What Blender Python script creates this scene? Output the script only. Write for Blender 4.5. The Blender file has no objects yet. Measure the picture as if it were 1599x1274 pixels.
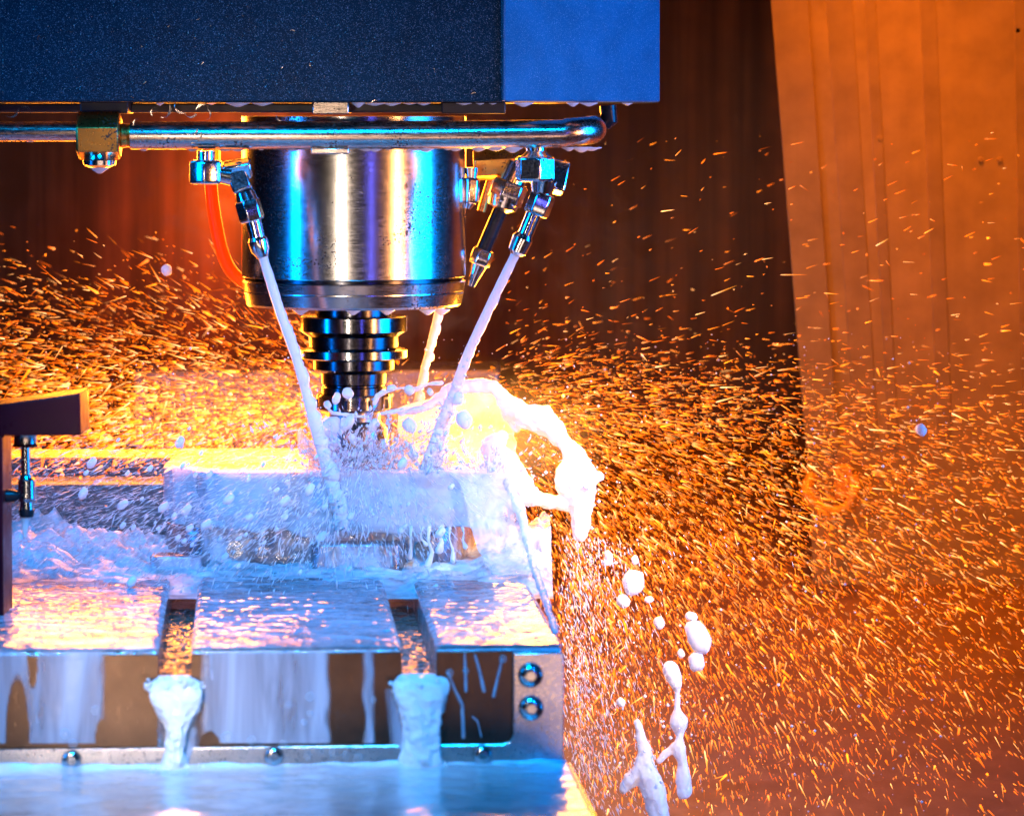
import bpy, bmesh, math, random
import numpy as np
from mathutils import Vector, Matrix, noise

random.seed(7)
rng = np.random.default_rng(11)
scene = bpy.context.scene
col = scene.collection
R = math.radians

# ------------------------------------------------------------------ measures
# Lengths are written in "units" of 0.34 mm, the size of the machine's own grid:
# x to the right, y into the depth (0 = spindle axis), h downwards from eye level.
S = 0.00034
F = 6000.0
EYE = 1.5
YH = 170.0
AX = -247.0                                   # spindle axis


def W(x, y, h):
    return Vector((x * S, y * S, EYE - h * S))


def P(px, py, d=0.0):
    k = 1 + d / F
    return W((px - 800) * k, d, (py - YH) * k)


# ------------------------------------------------------------------ camera
cam = bpy.data.cameras.new('camera')
cam.sensor_width = 36
cam.lens = 36 * F / 1599
cam.shift_y = -(637 - YH) / 1599
cam.clip_start = 0.05
cam.clip_end = 50
cam.dof.use_dof = True
cam.dof.focus_distance = (F - 90) * S
cam.dof.aperture_fstop = 13.5
camo = bpy.data.objects.new('camera', cam)
camo.location = (0, -F * S, EYE)
camo.rotation_euler = (R(90), 0, 0)
col.objects.link(camo)
scene.camera = camo

# ------------------------------------------------------------------ world, render settings
world = bpy.data.worlds.new('World')
scene.world = world
world.use_nodes = True
world.node_tree.nodes['Background'].inputs[0].default_value = (0.35, 0.45, 1.0, 1)
world.node_tree.nodes['Background'].inputs[1].default_value = 0.005
scene.view_settings.view_transform = 'Standard'
scene.view_settings.look = 'None'
scene.view_settings.exposure = 0
scene.view_settings.gamma = 1
try:
    scene.cycles.use_denoising = True
    scene.cycles.max_bounces = 8
    scene.cycles.transparent_max_bounces = 40
    scene.cycles.volume_bounces = 1
    scene.cycles.caustics_reflective = False
    scene.cycles.caustics_refractive = False
    scene.cycles.sample_clamp_indirect = 6
    scene.cycles.sample_clamp_direct = 60
except Exception:
    pass


# ------------------------------------------------------------------ lamps, partly added as unseen fill
def lamp(name, pos, target, sx, sy, power, color, spread=180):
    l = bpy.data.lights.new(name, 'AREA')
    l.shape = 'RECTANGLE'
    l.size = sx * S
    l.size_y = sy * S
    l.energy = power
    l.color = color
    l.spread = R(spread)
    o = bpy.data.objects.new(name, l)
    p = W(*pos)
    t = W(*target)
    o.location = p
    o.rotation_euler = (t - p).to_track_quat('-Z', 'Y').to_euler()
    col.objects.link(o)
    return o


BLUE = (0.0, 0.255, 1.0)
# softboxes and strips beside and in front of the machine, plus added fills
lamp('blue_softbox_right', (1750, -650, 150), (0, -80, 260), 950, 2000, 2.0, BLUE, 48)
lamp('blue_softbox_left', (-2050, -1350, -450), (-360, -380, 660), 700, 2000, 0.8, (0.0, 0.28, 1.0), 42)
lamp('blue_strip_left', (-2000, -1150, 260), (-247, 0, 260), 260, 1000, 0.10, (0.0, 0.22, 1.0), 30)
lamp('blue_softbox_front', (-300, -2600, -1400), (-380, -620, 760), 500, 400, 1.35, (0.0, 0.33, 1.0), 38)
lamp('blue_fill_low', (900, -2400, -300), (75, -600, 1120), 200, 200, 0.4, (0.0, 0.2, 1.0), 10)  # added fill, puts a blue tone on the tray beside the table
lamp('white_strip_front', (-640, -2300, 550), (-247, 0, 480), 36, 900, 0.055, (1.0, 0.80, 0.62), 26)
lamp('violet_strip_front', (560, -2300, 400), (-247, 0, 350), 40, 1200, 0.013, (0.12, 0.12, 1.0), 34)
lamp('amber_strip_right', (1300, -1500, 350), (-247, 0, 350), 220, 700, 0.16, (1.0, 0.40, 0.12), 40)
lamp('warm_fill_front', (0, -3000, 1150), (-250, -300, 500), 1800, 300, 0.22, (1.0, 0.64, 0.48), 110)  # unseen fill, added for a warm reflection in plate and pipe
lamp('warm_fill_right', (1500, -2000, -600), (150, -40, 740), 200, 200, 0.26, (1.0, 0.78, 0.62), 16)  # added fill, whitens the splash
lamp('warm_fill_left', (-900, -2900, -500), (-400, -1060, 900), 200, 200, 0.085, (1.0, 0.80, 0.70), 20)  # added fill, warms and whitens the table front
# orange lamps behind the work, with added fill for tray and door
lamp('orange_lamp_behind', (-400, 640, 90), (-300, -900, 760), 950, 170, 3.7, (1.0, 0.27, 0.018))
lamp('orange_lamp_fan', (40, 330, 470), (20, -600, 560), 300, 160, 1.6, (1.0, 0.36, 0.025))
lamp('orange_lamp_low', (-620, 700, 450), (-560, -600, 640), 560, 120, 1.15, (1.0, 0.24, 0.012))
lamp('orange_fill_top', (520, 650, -900), (620, 900, 900), 500, 300, 0.42, (1.0, 0.20, 0.010), 60)  # unseen fill added to brighten the chip tray
lamp('orange_lamp_wall', (-530, 1180, 130), (-480, 1500, 260), 200, 200, 0.21, (1.0, 0.13, 0.0), 120)
lamp('orange_fill_door', (700, 200, -1300), (980, 950, 350), 400, 400, 0.34, (1.0, 0.20, 0.006), 50)  # added to light the door sheet evenly


# ------------------------------------------------------------------ material helpers
def mat(name):
    m = bpy.data.materials.new(name)
    m.use_nodes = True
    nt = m.node_tree
    return m, nt, nt.nodes['Principled BSDF'], nt.nodes['Material Output']


def N(nt, t, **kw):
    n = nt.nodes.new(t)
    for k, v in kw.items():
        if k == 'ins':
            for kk, vv in v.items():
                n.inputs[kk].default_value = vv
        else:
            setattr(n, k, v)
    return n


def coords(nt, scale=(1, 1, 1), kind='Object', loc=(0, 0, 0)):
    tc = N(nt, 'ShaderNodeTexCoord')
    mp = N(nt, 'ShaderNodeMapping')
    mp.inputs['Scale'].default_value = scale
    mp.inputs['Location'].default_value = loc
    nt.links.new(tc.outputs[kind], mp.inputs[0])
    return mp.outputs[0]


def noise_tex(nt, vec, scale, detail=4, rough=0.55, dist=0.0):
    n = N(nt, 'ShaderNodeTexNoise')
    n.inputs['Scale'].default_value = scale
    n.inputs['Detail'].default_value = detail
    n.inputs['Roughness'].default_value = rough
    n.inputs['Distortion'].default_value = dist
    nt.links.new(vec, n.inputs['Vector'])
    return n.outputs['Fac']


def ramp(nt, fac, stops):
    r = N(nt, 'ShaderNodeValToRGB')
    el = r.color_ramp.elements
    while len(el) < len(stops):
        el.new(0.5)
    for e, (p, c) in zip(el, stops):
        e.position = p
        e.color = (c, c, c, 1) if isinstance(c, (int, float)) else (*c, 1)
    nt.links.new(fac, r.inputs[0])
    return r.outputs[0]


def mixc(nt, fac, a, b):
    m = N(nt, 'ShaderNodeMix', data_type='RGBA')
    if isinstance(fac, float):
        m.inputs[0].default_value = fac
    else:
        nt.links.new(fac, m.inputs[0])
    for idx, v in ((6, a), (7, b)):
        if isinstance(v, tuple):
            m.inputs[idx].default_value = (*v, 1)
        else:
            nt.links.new(v, m.inputs[idx])
    return m.outputs[2]


def bump(nt, height, strength, dist, bsdf):
    b = N(nt, 'ShaderNodeBump')
    b.inputs['Strength'].default_value = strength
    b.inputs['Distance'].default_value = dist
    nt.links.new(height, b.inputs['Height'])
    nt.links.new(b.outputs[0], bsdf.inputs['Normal'])
    nt.links.new(b.outputs[0], bsdf.inputs['Coat Normal'])
    return b


def metal(name, color, rough, spots=0.0, grain=(1, 1, 1), grain_amt=0.15, spot_color=(0.05, 0.03, 0.02)):
    m, nt, b, out = mat(name)
    b.inputs['Metallic'].default_value = 1
    v = coords(nt, grain)
    n1 = noise_tex(nt, v, 900, 3)
    rr = ramp(nt, n1, [(0.25, max(0.03, rough - grain_amt)), (0.75, rough + grain_amt)])
    nt.links.new(rr, b.inputs['Roughness'])
    v2 = coords(nt)
    n2 = noise_tex(nt, v2, 60, 5)
    c = mixc(nt, ramp(nt, n2, [(0.35, 0.0), (0.7, 1.0)]), tuple(x * 0.75 for x in color), color)
    if spots:
        n3 = noise_tex(nt, coords(nt), 760, 2, 0.5)
        n4 = noise_tex(nt, coords(nt, loc=(3, 1, 2)), 38, 2, 0.5)
        mul = N(nt, 'ShaderNodeMath', operation='MULTIPLY')
        nt.links.new(n3, mul.inputs[0])
        nt.links.new(ramp(nt, n4, [(0.35, 0.55), (0.65, 1.0)]), mul.inputs[1])
        sf = ramp(nt, mul.outputs[0], [(0.585 - spots * 0.04, 0.0), (0.615 - spots * 0.04, 1.0)])
        c = mixc(nt, sf, c, spot_color)
        inv = N(nt, 'ShaderNodeMath', operation='SUBTRACT')
        inv.inputs[0].default_value = 1
        nt.links.new(sf, inv.inputs[1])
        nt.links.new(inv.outputs[0], b.inputs['Metallic'])
    nt.links.new(c, b.inputs['Base Color'])
    bump(nt, n1, 0.08, 0.0002, b)
    return m


M = {}
M['spindle'] = metal('turned_steel', (0.54, 0.51, 0.48), 0.21, spots=1.0, grain=(0.25, 0.25, 2.5), grain_amt=0.07)
M['pipe'] = metal('pipe_steel', (0.76, 0.60, 0.50), 0.24, spots=0.7, grain=(0.2, 2, 2), grain_amt=0.10)
M['chrome'] = metal('nickel_plate', (0.78, 0.78, 0.80), 0.16, spots=0.9, grain_amt=0.06)
M['holder'] = metal('holder_steel', (0.22, 0.22, 0.23), 0.16, grain=(0.3, 0.3, 3), grain_amt=0.06)
M['holder_dark'] = metal('holder_black_oxide', (0.055, 0.055, 0.065), 0.20, grain_amt=0.08)
M['cutter'] = metal('cutter_steel', (0.28, 0.26, 0.26), 0.32, grain_amt=0.1)
M['brass'] = metal('brass', (0.72, 0.36, 0.08), 0.34, spots=1.2, grain_amt=0.12)
M['plate'] = metal('plate_steel', (0.72, 0.64, 0.58), 0.30, spots=0, grain_amt=0.1)
M['block'] = metal('block_aluminium', (0.75, 0.72, 0.70), 0.36, spots=0.2, grain_amt=0.1)
M['screw'] = metal('screw_steel', (0.55, 0.53, 0.52), 0.22, grain_amt=0.08)


def painted(name, color, rough=0.35, speck=0.0, coat=0.0, streak=0.0, spec=0.5):
    m, nt, b, out = mat(name)
    b.inputs['Specular IOR Level'].default_value = spec
    n = noise_tex(nt, coords(nt), 45, 5)
    c = mixc(nt, ramp(nt, n, [(0.3, 0.0), (0.75, 1.0)]), tuple(x * 0.78 for x in color), tuple(min(1, x * 1.15) for x in color))
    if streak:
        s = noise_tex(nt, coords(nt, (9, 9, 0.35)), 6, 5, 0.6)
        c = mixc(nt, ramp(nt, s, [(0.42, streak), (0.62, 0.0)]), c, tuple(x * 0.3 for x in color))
    if speck:
        sn = noise_tex(nt, coords(nt), 2600, 1)
        c = mixc(nt, ramp(nt, sn, [(0.62, 0.0), (0.74, speck)]), c, (0.55, 0.6, 0.65))
    nt.links.new(c, b.inputs['Base Color'])
    fine = noise_tex(nt, coords(nt), 1500, 2)
    nt.links.new(ramp(nt, noise_tex(nt, coords(nt), 90, 4), [(0.3, max(.05, rough - .1)), (0.7, rough + .12)]), b.inputs['Roughness'])
    b.inputs['Coat Weight'].default_value = coat
    bump(nt, fine, 0.25, 0.0002, b)
    return m


M['head_shaded'] = painted('head_paint_shaded', (0.003, 0.024, 0.035), 0.42, speck=0.5, spec=0.1)  # shaded copy of the head paint, the front's shade put into the colour
M['head_lit'] = painted('head_paint_lit', (0.012, 0.11, 0.20), 0.5, speck=0.6, spec=0.2)  # lit copy of the same paint, blue light put into the colour
M['underside'] = painted('underside_paint', (0.03, 0.025, 0.02), 0.45)
M['maroon'] = painted('maroon_paint', (0.10, 0.002, 0.006), 0.35, coat=0.0, spec=0.12)
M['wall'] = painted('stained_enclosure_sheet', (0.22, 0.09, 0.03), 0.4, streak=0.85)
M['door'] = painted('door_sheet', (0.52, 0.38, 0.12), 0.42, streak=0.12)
M['door_rib'] = painted('door_rib_sheet', (0.44, 0.32, 0.11), 0.4, streak=0.12)
M['tray'] = painted('chip_tray_sheet', (0.21, 0.115, 0.065), 0.42, streak=0.2)
M['black'] = painted('black_rubber', (0.012, 0.012, 0.015), 0.25, spec=0.2)
M['handle'] = painted('yellow_handle_plastic', (0.9, 0.5, 0.05), 0.4)


def milk(name, trans=0.35, color=(0.86, 0.85, 0.83), rough=0.12, alpha=1.0, bumps=0.0, stretch=(1, 1, 1), cover=False):
    m, nt, b, out = mat(name)
    b.inputs['Base Color'].default_value = (*color, 1)
    b.inputs['Roughness'].default_value = rough
    b.inputs['IOR'].default_value = 1.35
    tr = N(nt, 'ShaderNodeBsdfTranslucent')
    tr.inputs[0].default_value = (*color, 1)
    mx = N(nt, 'ShaderNodeMixShader')
    mx.inputs[0].default_value = trans
    nt.links.new(b.outputs[0], mx.inputs[1])
    nt.links.new(tr.outputs[0], mx.inputs[2])
    last = mx.outputs[0]
    if bumps:
        n = noise_tex(nt, coords(nt), 160, 4, 0.6, 0.6)
        bump(nt, n, bumps, 0.002, b)
    if alpha < 1:
        n = noise_tex(nt, coords(nt, stretch), 55, 4, 0.6, 0.8)
        a = ramp(nt, n, [(0.30, alpha * 0.45), (0.65, min(1, alpha * 1.35))])
        if cover:
            ca = N(nt, 'ShaderNodeAttribute', attribute_name='film_cover')
            cm = N(nt, 'ShaderNodeMath', operation='MULTIPLY')
            nt.links.new(a, cm.inputs[0])
            nt.links.new(ca.outputs['Fac'], cm.inputs[1])
            a = cm.outputs[0]
        tp = N(nt, 'ShaderNodeBsdfTransparent')
        m2 = N(nt, 'ShaderNodeMixShader')
        nt.links.new(a, m2.inputs[0])
        nt.links.new(tp.outputs[0], m2.inputs[1])
        nt.links.new(last, m2.inputs[2])
        last = m2.outputs[0]
    nt.links.new(last, out.inputs['Surface'])
    return m


M['milk'] = milk('milky_coolant', 0.38)
M['hose'] = milk('orange_hose_plastic', 0.6, (0.95, 0.22, 0.02), 0.3)
M['milk_dense'] = milk('milky_coolant_thick', 0.2, (0.84, 0.84, 0.82), 0.14)
M['milk_thin'] = milk('milky_coolant_sheet', 0.6, (0.88, 0.84, 0.76), 0.1, alpha=0.75, bumps=0.5)
M['runnel'] = milk('thin_runnel_coolant', 0.2, (0.62, 0.66, 0.74), 0.1, alpha=0.55)
M['veil'] = milk('milky_coolant_veil', 0.4, (0.85, 0.85, 0.84), 0.12, alpha=0.42, bumps=0.4)
M['face_sheet'] = milk('milky_face_sheet', 0.15, (0.46, 0.49, 0.56), 0.2, alpha=0.62, bumps=0.1, stretch=(1.2, 1.2, 0.16), cover=True)
M['foam'] = milk('coolant_foam', 0.15, (0.80, 0.80, 0.80), 0.3, alpha=0.8, bumps=0.9)


def wet(name, metal_col, film_col, stretch, cover, rough=0.16, ripple=1.0, rscale=120, vertical=False):
    """bare metal under a running film of milky coolant; the film has bare gaps of its own"""
    m, nt, b, out = mat(name)
    v = coords(nt, stretch)
    n = noise_tex(nt, v, 26, 4, 0.6, 0.5)
    f = ramp(nt, n, [(max(0, 0.62 - cover * 0.4), 0.0), (0.72 - cover * 0.4, 1.0)])
    n2 = noise_tex(nt, coords(nt), 130, 4)
    mc = mixc(nt, ramp(nt, n2, [(0.3, 0.0), (0.7, 1.0)]), tuple(x * .7 for x in metal_col), metal_col)
    fc = mixc(nt, ramp(nt, n2, [(0.3, 0.0), (0.7, 1.0)]), tuple(x * .8 for x in film_col), film_col)
    nt.links.new(mixc(nt, f, mc, fc), b.inputs['Base Color'])
    nt.links.new(ramp(nt, f, [(0.0, 0.85), (1.0, 0.12)]), b.inputs['Metallic'])
    rr = noise_tex(nt, coords(nt), 70, 3)
    nt.links.new(ramp(nt, rr, [(0.3, rough * .6), (0.7, rough * 1.5)]), b.inputs['Roughness'])
    b.inputs['Coat Weight'].default_value = 0.6
    b.inputs['Coat Roughness'].default_value = 0.06
    w1 = noise_tex(nt, coords(nt, (1, 1.0, 1)), rscale, 4, 0.6, 1.2)
    bump(nt, w1, ripple, 0.003, b)
    return m


M['table_top'] = wet('wet_table_top', (0.62, 0.58, 0.56), (0.50, 0.52, 0.56), (0.5, 1, 1), 0.5, 0.12, 0.8, 170)
M['table_front'] = metal('brown_steel', (0.12, 0.074, 0.05), 0.36, spots=-.3, grain=(3, 3, .2), grain_amt=.12)
M['slot'] = wet('wet_slot', (0.40, 0.32, 0.30), (0.4, 0.36, 0.34), (1, 1, 1), 0.3, 0.12, 1.0, 240)
M['work'] = wet('wet_workpiece', (0.45, 0.45, 0.48), (0.46, 0.48, 0.52), (1, 1, 0.5), 0.62, 0.25, 0.5, 110)
M['fixture'] = wet('wet_fixture', (0.32, 0.29, 0.30), (0.6, 0.62, 0.66), (1, 1, 0.4), 0.4, 0.25, 0.5, 110)
M['rear_dark'] = wet('wet_rear_rail', (0.30, 0.24, 0.20), (0.16, 0.14, 0.13), (1, 1, 1), 0.5, 0.30, 1.0, 200)
M['rear'] = wet('wet_rear_block', (0.25, 0.22, 0.2), (0.36, 0.33, 0.32), (1, 1, 1), 0.6, 0.3, 0.8, 140)
M['pool'] = wet('milk_pool', (0.30, 0.27, 0.26), (0.70, 0.71, 0.72), (0.5, 1.6, 1), 0.85, 0.12, 0.3, 60)


m, nt, b, out = mat('running_film')
n_f = noise_tex(nt, coords(nt, (0.6, 1.5, 1)), 40, 5, 0.65, 1.0)
nt.links.new(mixc(nt, ramp(nt, n_f, [(0.35, 0.0), (0.68, 1.0)]), (0.07, 0.07, 0.08), (0.42, 0.44, 0.48)), b.inputs['Base Color'])
b.inputs['Roughness'].default_value = 0.09
b.inputs['IOR'].default_value = 1.36
M['film'] = m
m, nt, b, out = mat('slot_film')
b.inputs['Base Color'].default_value = (0.10, 0.055, 0.035, 1)
b.inputs['Roughness'].default_value = 0.1
b.inputs['IOR'].default_value = 1.4
M['slot_film'] = m


def emissive(name):
    m = bpy.data.materials.new(name)
    m.use_nodes = True
    nt = m.node_tree
    nt.nodes.clear()
    out = N(nt, 'ShaderNodeOutputMaterial')
    e = N(nt, 'ShaderNodeEmission')
    a = N(nt, 'ShaderNodeAttribute', attribute_name='glow_tint')
    nt.links.new(a.outputs['Color'], e.inputs[0])
    e.inputs[1].default_value = 1.0
    tp = N(nt, 'ShaderNodeBsdfTransparent')
    tp.inputs[0].default_value = (.75, .75, .75, 1)
    ad = N(nt, 'ShaderNodeAddShader')
    nt.links.new(e.outputs[0], ad.inputs[0])
    nt.links.new(tp.outputs[0], ad.inputs[1])
    nt.links.new(ad.outputs[0], out.inputs[0])
    try:
        m.cycles.emission_sampling = 'NONE'
    except Exception:
        pass
    return m


M['spark'] = emissive('glowing_drop')  # orange light on flying coolant drops, put in as emission
m, nt, b, out = mat('bubble_skin')
b.inputs['Base Color'].default_value = (0.8, 0.82, 0.85, 1)
b.inputs['Roughness'].default_value = 0.05
fr = N(nt, 'ShaderNodeLayerWeight')
fr.inputs[0].default_value = 0.25
tp = N(nt, 'ShaderNodeBsdfTransparent')
mx = N(nt, 'ShaderNodeMixShader')
nt.links.new(ramp(nt, fr.outputs['Facing'], [(0.1, 0.06), (0.95, 0.8)]), mx.inputs[0])
nt.links.new(tp.outputs[0], mx.inputs[1])
nt.links.new(b.outputs[0], mx.inputs[2])
nt.links.new(mx.outputs[0], out.inputs['Surface'])
M['bubble'] = m


# ------------------------------------------------------------------ mesh helpers
class MB:
    def __init__(self):
        self.v = []
        self.f = []

    def add(self, vs, fs):
        o = len(self.v)
        self.v += [Vector(p) for p in vs]
        self.f += [tuple(i + o for i in f) for f in fs]
        return self

    def box(self, x0, x1, y0, y1, h0, h1, fn=W):
        vs = [fn(x, y, h) for h in (h0, h1) for y in (y0, y1) for x in (x0, x1)]
        return self.add(vs, [(0, 1, 3, 2), (4, 6, 7, 5), (0, 4, 5, 1), (2, 3, 7, 6), (0, 2, 6, 4), (1, 5, 7, 3)])

    def prism(self, pts, h0, h1, fn=W):
        n = len(pts)
        vs = [fn(x, y, h0) for x, y in pts] + [fn(x, y, h1) for x, y in pts]
        fs = [tuple(range(n)), tuple(range(2 * n - 1, n - 1, -1))]
        fs += [(i, i + n, (i + 1) % n + n, (i + 1) % n) for i in range(n)]
        return self.add(vs, fs)

    def tube(self, pts, rad, n=12, cap=True, phase=0.0):
        pts = [Vector(p) for p in pts]
        if not hasattr(rad, '__len__'):
            rad = [rad] * len(pts)
        vs, fs = [], []
        up = None
        for i, p in enumerate(pts):
            a = pts[max(0, i - 1)]
            c = pts[min(len(pts) - 1, i + 1)]
            t = (c - a)
            if t.length < 1e-9:
                t = pts[-1] - pts[0]
            t.normalize()
            if up is None:
                up = Vector((0, 0, 1)) if abs(t.z) < 0.9 else Vector((0, -1, 0))
            side = t.cross(up).normalized()
            up = side.cross(t).normalized()
            for k in range(n):
                an = 2 * math.pi * k / n + phase
                vs.append(p + (side * math.cos(an) + up * math.sin(an)) * rad[i])
        for i in range(len(pts) - 1):
            for k in range(n):
                fs.append((i * n + k, i * n + (k + 1) % n, (i + 1) * n + (k + 1) % n, (i + 1) * n + k))
        if cap:
            fs.append(tuple(range(n - 1, -1, -1)))
            fs.append(tuple((len(pts) - 1) * n + k for k in range(n)))
        return self.add(vs, fs)

    def lathe(self, x, y, prof, n=64, cap=True):
        """prof: (radius, h) from the top down, vertical axis"""
        vs, fs = [], []
        for r, h in prof:
            for k in range(n):
                a = 2 * math.pi * k / n
                vs.append(W(x + r * math.cos(a), y + r * math.sin(a), h))
        for i in range(len(prof) - 1):
            for k in range(n):
                fs.append((i * n + k, (i + 1) * n + k, (i + 1) * n + (k + 1) % n, i * n + (k + 1) % n))
        if cap:
            fs.append(tuple(range(n)))
            fs.append(tuple((len(prof) - 1) * n + k for k in range(n - 1, -1, -1)))
        return self.add(vs, fs)

    def ball(self, c, r, seg=10, rings=6, sc=(1, 1, 1)):
        c = Vector(c)
        vs = [c + Vector((0, 0, r * sc[2]))]
        for i in range(1, rings):
            t = math.pi * i / rings
            for k in range(seg):
                a = 2 * math.pi * k / seg
                vs.append(c + Vector((r * sc[0] * math.sin(t) * math.cos(a), r * sc[1] * math.sin(t) * math.sin(a), r * sc[2] * math.cos(t))))
        vs.append(c - Vector((0, 0, r * sc[2])))
        fs = [(0, 1 + k, 1 + (k + 1) % seg) for k in range(seg)]
        for i in range(rings - 2):
            for k in range(seg):
                fs.append((1 + i * seg + k, 1 + (i + 1) * seg + k, 1 + (i + 1) * seg + (k + 1) % seg, 1 + i * seg + (k + 1) % seg))
        e = len(vs) - 1
        fs += [(e, 1 + (rings - 2) * seg + (k + 1) % seg, 1 + (rings - 2) * seg + k) for k in range(seg)]
        return self.add(vs, fs)

    def build(self, name, material, parent=None, smooth=False, bevel=0.0, angle=40):
        me = bpy.data.meshes.new(name)
        xs = np.array([tuple(v) for v in self.v])
        c = Vector((xs.min(0) + xs.max(0)) / 2)
        me.from_pydata([v - c for v in self.v], [], self.f)
        me.materials.append(material)
        if smooth or bevel:
            me.polygons.foreach_set('use_smooth', [True] * len(me.polygons))
        me.update()
        bm = bmesh.new()
        bm.from_mesh(me)
        bmesh.ops.recalc_face_normals(bm, faces=bm.faces)
        bm.to_mesh(me)
        bm.free()
        if smooth or bevel:
            me.set_sharp_from_angle(angle=R(angle))
        o = bpy.data.objects.new(name, me)
        col.objects.link(o)
        if parent is not None:
            o.parent = parent
            p = parent
            off = Vector((0, 0, 0))
            while p is not None:
                off += p.location
                p = p.parent
            o.location = c - off
        else:
            o.location = c
        if bevel:
            bv = o.modifiers.new('bevel', 'BEVEL')
            bv.width = bevel * S
            bv.segments = 2
            bv.limit_method = 'ANGLE'
            bv.angle_limit = R(35)
        return o


def tag(o, label=None, cat=None, group=None, kind=None):
    if label:
        o['label'] = label
    if cat:
        o['category'] = cat
    if group:
        o['group'] = group
    if kind:
        o['kind'] = kind
    return o


def thing(name, label, cat, loc, group=None):
    o = bpy.data.objects.new(name, None)
    o.empty_display_size = 0.01
    o.location = loc
    col.objects.link(o)
    return tag(o, label, cat, group)


def blob(name, chains, material, voxel=3.0, smooth=6, disp=0.0, parent=None, dscale=30, grow=1.0):
    """a continuous liquid body grown from chains of (x, y, h, r)"""
    mb = MB()
    chains = [[(x, y, h, r * grow) for x, y, h, r in ch] for ch in chains]
    for ch in chains:
        pts, rad = [], []
        if len(ch) == 1:
            x, y, h, r = ch[0]
            mb.ball(W(x, y, h), r * S, 12, 8)
            continue
        for i in range(len(ch) - 1):
            a, b2 = ch[i], ch[i + 1]
            L = math.dist(a[:3], b2[:3])
            n = max(2, int(L / max(2.0, 0.5 * min(a[3], b2[3]) + 1)))
            for k in range(n):
                t = k / n
                t2 = t * t * (3 - 2 * t)
                pts.append(W(*[a[j] + (b2[j] - a[j]) * t for j in range(3)]))
                rad.append((a[3] + (b2[3] - a[3]) * t2) * S)
        pts.append(W(*ch[-1][:3]))
        rad.append(ch[-1][3] * S)
        # rounded ends
        mb.tube(pts, rad, 12)
        mb.ball(pts[0], rad[0] * 1.0, 12, 8)
        mb.ball(pts[-1], rad[-1] * 1.0, 12, 8)
    o = mb.build(name, material, parent, smooth=True, angle=180)
    rm = o.modifiers.new('merge', 'REMESH')
    rm.mode = 'VOXEL'
    rm.voxel_size = voxel * S
    rm.use_smooth_shade = True
    sm = o.modifiers.new('round', 'SMOOTH')
    sm.iterations = smooth
    sm.factor = 0.5
    if disp:
        tx = bpy.data.textures.new(name + '_ripple', 'CLOUDS')
        tx.noise_scale = dscale * S
        tx.noise_depth = 3
        d = o.modifiers.new('ripple', 'DISPLACE')
        d.texture = tx
        d.strength = disp * S
        d.mid_level = 0.5
        s2 = o.modifiers.new('soften', 'SMOOTH')
        s2.iterations = 2
    return o


def pc(px, py, d, r):
    k = 1 + d / F
    return ((px - 800) * k, d, (py - YH) * k, r)


def hexprism(mb, a, b, r0, r1=None, n=6, phase=0.3, cham=0.12):
    a, b = Vector(a), Vector(b)
    r1 = r1 or r0
    t = b - a
    mb.tube([a, a + t * cham, b - t * cham, b], [r0 * .88, r0, r1, r1 * .88], n, phase=phase)
    return mb


# ------------------------------------------------------------------ machine table frame (slightly turned to the camera)
TH = R(3.9)
HT = 702.0
k0 = HT / (1010 - YH)
TO = ((880 - 800) * k0, (k0 - 1) * F)


def T(u, v, h):
    return W(TO[0] + u * math.cos(TH) - v * math.sin(TH), TO[1] + u * math.sin(TH) + v * math.cos(TH), h)


# ------------------------------------------------------------------ the enclosure
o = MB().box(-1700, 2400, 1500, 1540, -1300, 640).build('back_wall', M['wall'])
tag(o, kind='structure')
# sloped chip tray under the table and behind it
mb = MB()
mb.add([W(-2200, 1495, 640), W(2600, 1495, 640), W(2600, 300, 1100), W(-2200, 300, 1100),
        W(-2200, -1700, 1500), W(2600, -1700, 1500)], [(0, 3, 2, 1), (3, 4, 5, 2)])
o = mb.build('chip_tray', M['tray'])
tag(o, kind='structure')
# step along the tray
o = MB().box(180, 2400, 120, 134, 1148, 1185).build('tray_step', M['tray'], bevel=4)
tag(o, kind='structure')

# sliding door: leaning sheet with pressed ribs
door = thing('sliding_door', 'tall ribbed enclosure door sheet lit orange at the right', 'door', P(1420, 800, 930))


def sheet(x0t, x0b, x1t, x1b, yt, yb, d, th=18):
    vs = []
    for dd in (d, d + th):
        vs += [P(x0t, yt, dd), P(x1t, yt, dd), P(x1b, yb, dd), P(x0b, yb, dd)]
    return vs, [(0, 1, 2, 3), (7, 6, 5, 4), (0, 4, 5, 1), (1, 5, 6, 2), (2, 6, 7, 3), (3, 7, 4, 0)]


def lean(x, y):
    return x + (y - 0) * 0.078 * max(0.0, 1 - (x - 1205) / 500)


dp = [(lean(1205, -250), -250), (1950, -250), (1950, 1190), (1275, 1190), (1266, 742), (lean(1205, 742), 738)]
vs = [P(x, y, 930) for x, y in dp] + [P(x, y, 950) for x, y in dp]
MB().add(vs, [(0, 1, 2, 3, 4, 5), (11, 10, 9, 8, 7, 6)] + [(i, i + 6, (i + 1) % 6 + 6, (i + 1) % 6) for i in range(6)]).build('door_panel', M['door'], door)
for x0, x1, dd, nm in ((1204, 1262, 920, 'edge_flange'), (1290, 1332, 928.3, 'rib'), (1350, 1368, 928.5, 'rib'), (1436, 1462, 928.5, 'rib'), (1583, 1620, 927, 'rib')):
    mb = MB().add(*sheet(lean(x0, -250), lean(x0, 700), lean(x1, -250), lean(x1, 700), -250, 700, dd, 30))
    mb.build(nm, M['door_rib'], door, bevel=1.4)
for x, y in ((1375, 216), (1532, 250), (1562, 250), (1590, 48)):
    c = P(x, y, 927)
    MB().tube([c + Vector((0, 0.004, 0)), c + Vector((0, .0006, 0)), c], [5 * S, 5 * S, 4 * S], 12).build('rivet', M['door_rib'], door, smooth=True)

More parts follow.
